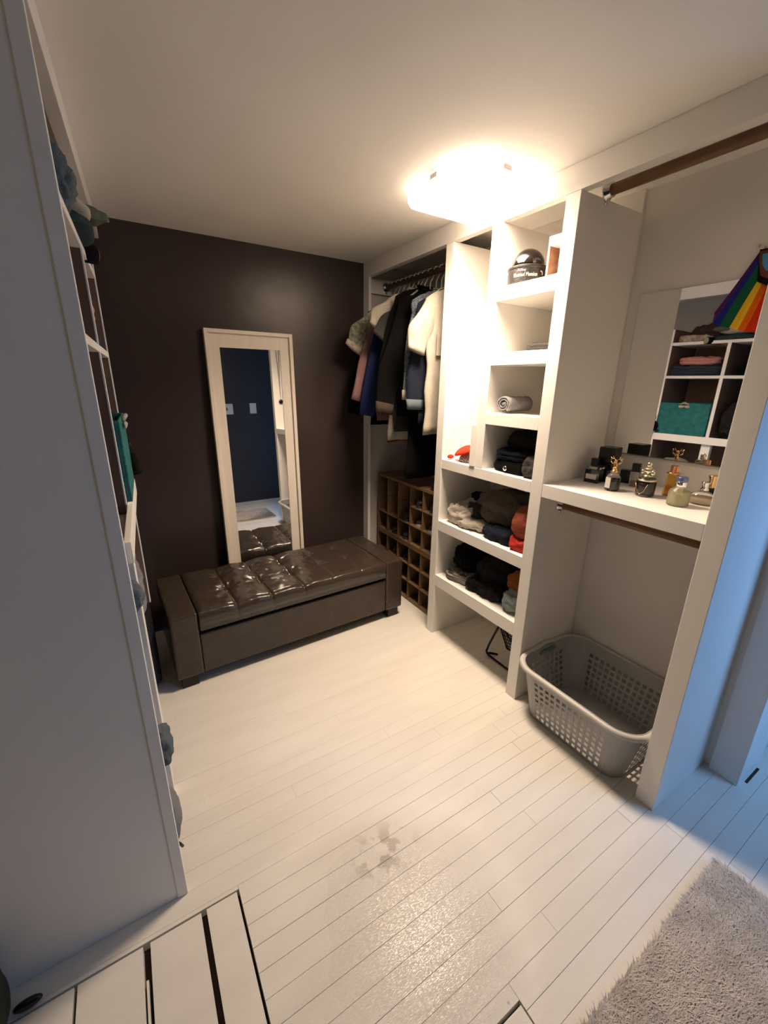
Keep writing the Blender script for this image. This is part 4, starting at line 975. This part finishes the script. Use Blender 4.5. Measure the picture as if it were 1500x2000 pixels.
LL('shirt', 'dark green folded shirt hanging over the edge under the cream cap', 'clothing', -0.035, 0.36, 1.8335, (0.13, 0.25, 0.030), C_['darkteal'], 81, amp=0.2, freq=12, layers=1)
rl = thing('cloth_roll', 'black roll with a pale round end poking out over the top left shelf', 'roll', LW(-0.02, 0.505, 1.8335), TH+0.5)
MB().tube([(-0.07, 0, 0), (-0.03, 0, 0), (0.01, 0, 0), (0.045, 0, 0)], 0.025, 20).build('wrapped_cloth', C_['black'], rl, smooth=True)
MB().tube([(0.0452, 0, 0), (0.048, 0, 0)], 0.021, 20).build('pale_core', C_['cream'], rl)
LL('sweater', 'olive garment corner jutting beyond the top left shelf', 'clothing', 0.0, 0.44, 1.889, (0.13, 0.10, 0.03), C_['olive'], 83, rot=0.5, amp=0.3, freq=12)
LL('shirt', 'pink shirt folded on the dark jeans in the far upper cube', 'clothing', -0.085, 0.57, 1.665, (0.15, 0.27, 0.060), C_['pink'], 85, amp=0.25, freq=12, layers=2, group='clothes in the far upper cube')
LL('jeans', 'dark jeans folded under the pink shirt in the far upper cube', 'clothing', -0.10, 0.575, 1.5885, (0.19, 0.34, 0.078), C_['denim'], 87, amp=0.15, freq=9, layers=3, e=0.35, group='clothes in the far upper cube')
LL('jeans', 'black jeans folded in the near upper cube', 'clothing', -0.14, 0.20, 1.5885, (0.20, 0.28, 0.075), C_['black'], 89, amp=0.15, freq=9, layers=3, e=0.35, group='clothes in the near upper cube')
LL('sweatshirt', 'dark grey sweatshirt bunched in the near middle cube', 'clothing', -0.14, 0.22, 1.1125, (0.22, 0.26, 0.28), C_['char'], 91, amp=0.25, freq=9, group='clothes in the near middle cube')
# teal bin
TEAL = mat('teal_woven_fabric', (0.012, 0.17, 0.165), 0.75, color2=(0.008, 0.11, 0.115), nscale=26, bump=0.8, bscale=120, stretch=(1, 1, 1.5))
tb = thing('storage_bin', 'teal woven fabric bin with a white bow in the far middle cube', 'bin', LW(-0.17, 0.575, 1.1125), TH)
tbm = MB(); a, b_, h_ = 0.185, 0.172, 0.272
tbm.box(-a, -a+0.006, -b_, b_, 0, h_).box(a-0.006, a, -b_, b_, 0, h_).box(-a+0.006, a-0.006, -b_, -b_+0.006, 0, h_).box(-a+0.006, a-0.006, b_-0.006, b_, 0, h_).box(-a+0.006, a-0.006, -b_+0.006, b_-0.006, 0, 0.006)
tbm.build('bin_body', TEAL, tb, bevel=0.002)
MB().box(-a-0.001, a+0.0015, -b_-0.001, b_+0.001, h_+0.0002, h_+0.006).box(-1, -1, 0, 0, 0, 0).build('bin_rim', TEAL, tb) if False else None
bw = MB(); bw.tube([(a+0.003, -0.03, 0.262), (a+0.012, 0, 0.275), (a+0.003, 0.03, 0.262)], 0.007, 8).ball((a+0.007, -0.022, 0.245), 0.006, 0.018, 0.011).ball((a+0.007, 0.022, 0.245), 0.006, 0.018, 0.011).ball((a+0.009, 0, 0.248), 0.006, 0.007, 0.007)
bw.build('bow_handle', C_['cream'], tb, smooth=True)['label'] = 'white bow handle'
# hat on a hook at the far end
ht = thing('cap', 'black cap hooked on the far end panel of the left unit', 'hat', LW(0.004, 0.765, 1.155), TH)
MB().ball((0.014, 0.01, 0.04), 0.020, 0.045, 0.045).build('crown', C_['black'], ht, smooth=True)
MB().ball((0.026, 0.0, 0.012), 0.020, 0.05, 0.006).build('peak', C_['black'], ht, smooth=True)
MB().tube([(-0.003, 0.0, 0.085), (0.012, 0, 0.13), (0.020, 0, 0.10), (0.008, 0, 0.088)], 0.0025, 6).build('strap_loop', BLACKP, ht, smooth=True)
MB().box(-0.0035, 0.002, -0.008, 0.008, 0.085, 0.135).build('paper_tag', LABELP, ht)
# lower cubbies
g = 'things in the lower left cubbies'
LL('shirt', 'slate blue cloth corner poking out below the rail of the left unit', 'clothing', -0.055, 0.11, 0.93, (0.14, 0.09, 0.075), C_['slate'], 101, amp=0.3, freq=14)
LL('bag', 'grey cloth bag hanging in the far lower cubby', 'bag', -0.09, 0.60, 0.6185, (0.17, 0.22, 0.33), C_['grey'], 103, amp=0.15, freq=7)
LL('jacket', 'black jacket piled in the near lower cubby', 'clothing', -0.17, 0.19, 0.6185, (0.22, 0.26, 0.30), C_['black'], 104, amp=0.2, freq=7)
LL('shirt', 'purple shirt corner in the near lower cubby', 'clothing', -0.075, 0.09, 0.32, (0.12, 0.10, 0.24), cloth('purple_cotton', (0.06, 0.03, 0.16)), 105, amp=0.15, freq=9)
LL('sock_bundle', 'rolled grey-blue socks poking out of the near lower cubby', 'clothing', -0.022, 0.115, 0.42, (0.08, 0.09, 0.11), C_['slate'], 107, amp=0.3, freq=16)
LL('bag', 'light grey fabric bag on the floor of the left unit', 'bag', -0.075, 0.12, 0.10, (0.175, 0.13, 0.185), C_['grey'], 109, amp=0.12, freq=8)
sb = thing('strap', 'thin dark strap trailing out of the bottom of the left unit', 'strap', LW(0.0, 0.03, 0.0))
MB().tube([(-0.008, 0.0, 0.19), (0.004, 0.0, 0.17), (0.010, 0.0, 0.155)], 0.004, 6).tube([(-0.012, 0.012, 0.26), (0.0, 0.0, 0.235), (-0.008, 0, 0.19)], 0.003, 6).build('webbing', BLACKP, sb, smooth=True)
MB().box(-0.05, -0.012, 0.0, 0.06, 0.0005, 0.26).build('folded_flap', C_['dgrey'], sb, bevel=0.004)

# dark bag at the extreme lower left
db = thing('duffel_bag', 'dark green-black duffel bag at the lower left corner by the end panel', 'bag', (-0.565, 0.945, 0.0))
lump('bag_body', '', '', (0, 0, 0), (0.26, 0.16, 0.24), mat('dark_green_nylon', (0.010, 0.013, 0.007), 0.6, color2=(0.007, 0.009, 0.005), nscale=20), 5, parent=db, amp=0.1, freq=6)
MB().ball((0.152, 0.035, 0.014), 0.030, 0.011, 0.013).build('strap_end', BLACKP, db, smooth=True)

# ------------------------------------------------------------------ rug
RUGM = mat('grey_beige_shag', (0.74, 0.69, 0.65), 0.95, color2=(0.60, 0.55, 0.51), nscale=14, sheen=0.3, spec=0.1)
rug = thing('shag_rug', 'grey-beige shaggy rug at the lower right corner of the floor', 'rug', (0.5, -0.27, 0.0))
RW, RD = 0.955, 0.505
B('backing', RUGM, 0, RW, 0, RD, 0.0006, 0.012, rug, 0.004)
rs = np.random.RandomState(2)
n = 75000
X = rs.rand(n)*RW; Y = RD-rs.rand(n)*RD
lean_a = 0.7+0.9*np.sin(X*6+Y*4)+rs.randn(n)*0.7
ln = 0.012+0.012*rs.rand(n); hgt = 0.010+0.008*rs.rand(n)
dx = np.cos(lean_a)*ln; dy = np.sin(lean_a)*ln
wx = -np.sin(lean_a)*0.0015; wy = np.cos(lean_a)*0.0015
z0 = np.full(n, 0.010)
V = np.empty((n, 5, 3))
V[:, 0] = np.stack([X-wx, Y-wy, z0], 1); V[:, 1] = np.stack([X+wx, Y+wy, z0], 1)
V[:, 2] = np.stack([X+wx*0.9+dx*0.45, Y+wy*0.9+dy*0.45, z0+hgt*0.75], 1); V[:, 3] = np.stack([X-wx*0.9+dx*0.45, Y-wy*0.9+dy*0.45, z0+hgt*0.75], 1)
V[:, 4] = np.stack([X+dx, Y+dy, z0+hgt], 1)
idx = np.arange(n)[:, None]*5
me = bpy.data.meshes.new('pile')
me.vertices.add(n*5); me.vertices.foreach_set('co', V.reshape(-1))
loops = np.concatenate([idx+np.array([0, 1, 2, 3]), idx+np.array([3, 2, 4])], 1).reshape(-1)
me.loops.add(n*7); me.loops.foreach_set('vertex_index', loops.astype(np.int32))
me.polygons.add(n*2)
st = (np.arange(n)[:, None]*7+np.array([0, 4])).reshape(-1)
me.polygons.foreach_set('loop_start', st.astype(np.int32))
me.update(calc_edges=True); me.validate()
me.materials.append(RUGM)
pl = bpy.data.objects.new('pile', me); col.objects.link(pl); pl.parent = rug; pl['kind'] = 'stuff'

# ------------------------------------------------------------------ switch and outlet plates on the back wall (seen in the leaning mirror)
def plate(label, x0, x1, z, kind):
    t_ = thing('wall_plate', label, 'switch', ((x0+x1)/2, -0.86, z))
    hw = (x1-x0)/2
    MB().box(-hw, hw, 0.0005, 0.006, -0.07, 0.07).build('cover_plate', LABELP, t_, bevel=0.002)
    if kind == 's': MB().box(-0.006, 0.006, 0.006, 0.012, -0.014, 0.014).build('toggle', LABELP, t_, bevel=0.001)
    else: MB().box(0.0, 0.014, 0.006, 0.008, -0.02, 0.02).build('thermostat_slot', BLACKP, t_)
plate('white light switch plate on the dark back wall, seen in the leaning mirror', 1.525, 1.615, 1.325, 's')
plate('wider white control plate left of the switch on the dark back wall, in the mirror', 1.12, 1.296, 1.32, 't')
# dark gap left in the floor near the doorway
struct(B('floor_slot', SUBF, 1.905, 2.03, 0.302, 0.311, 0.0, 0.0008, bevel=0))
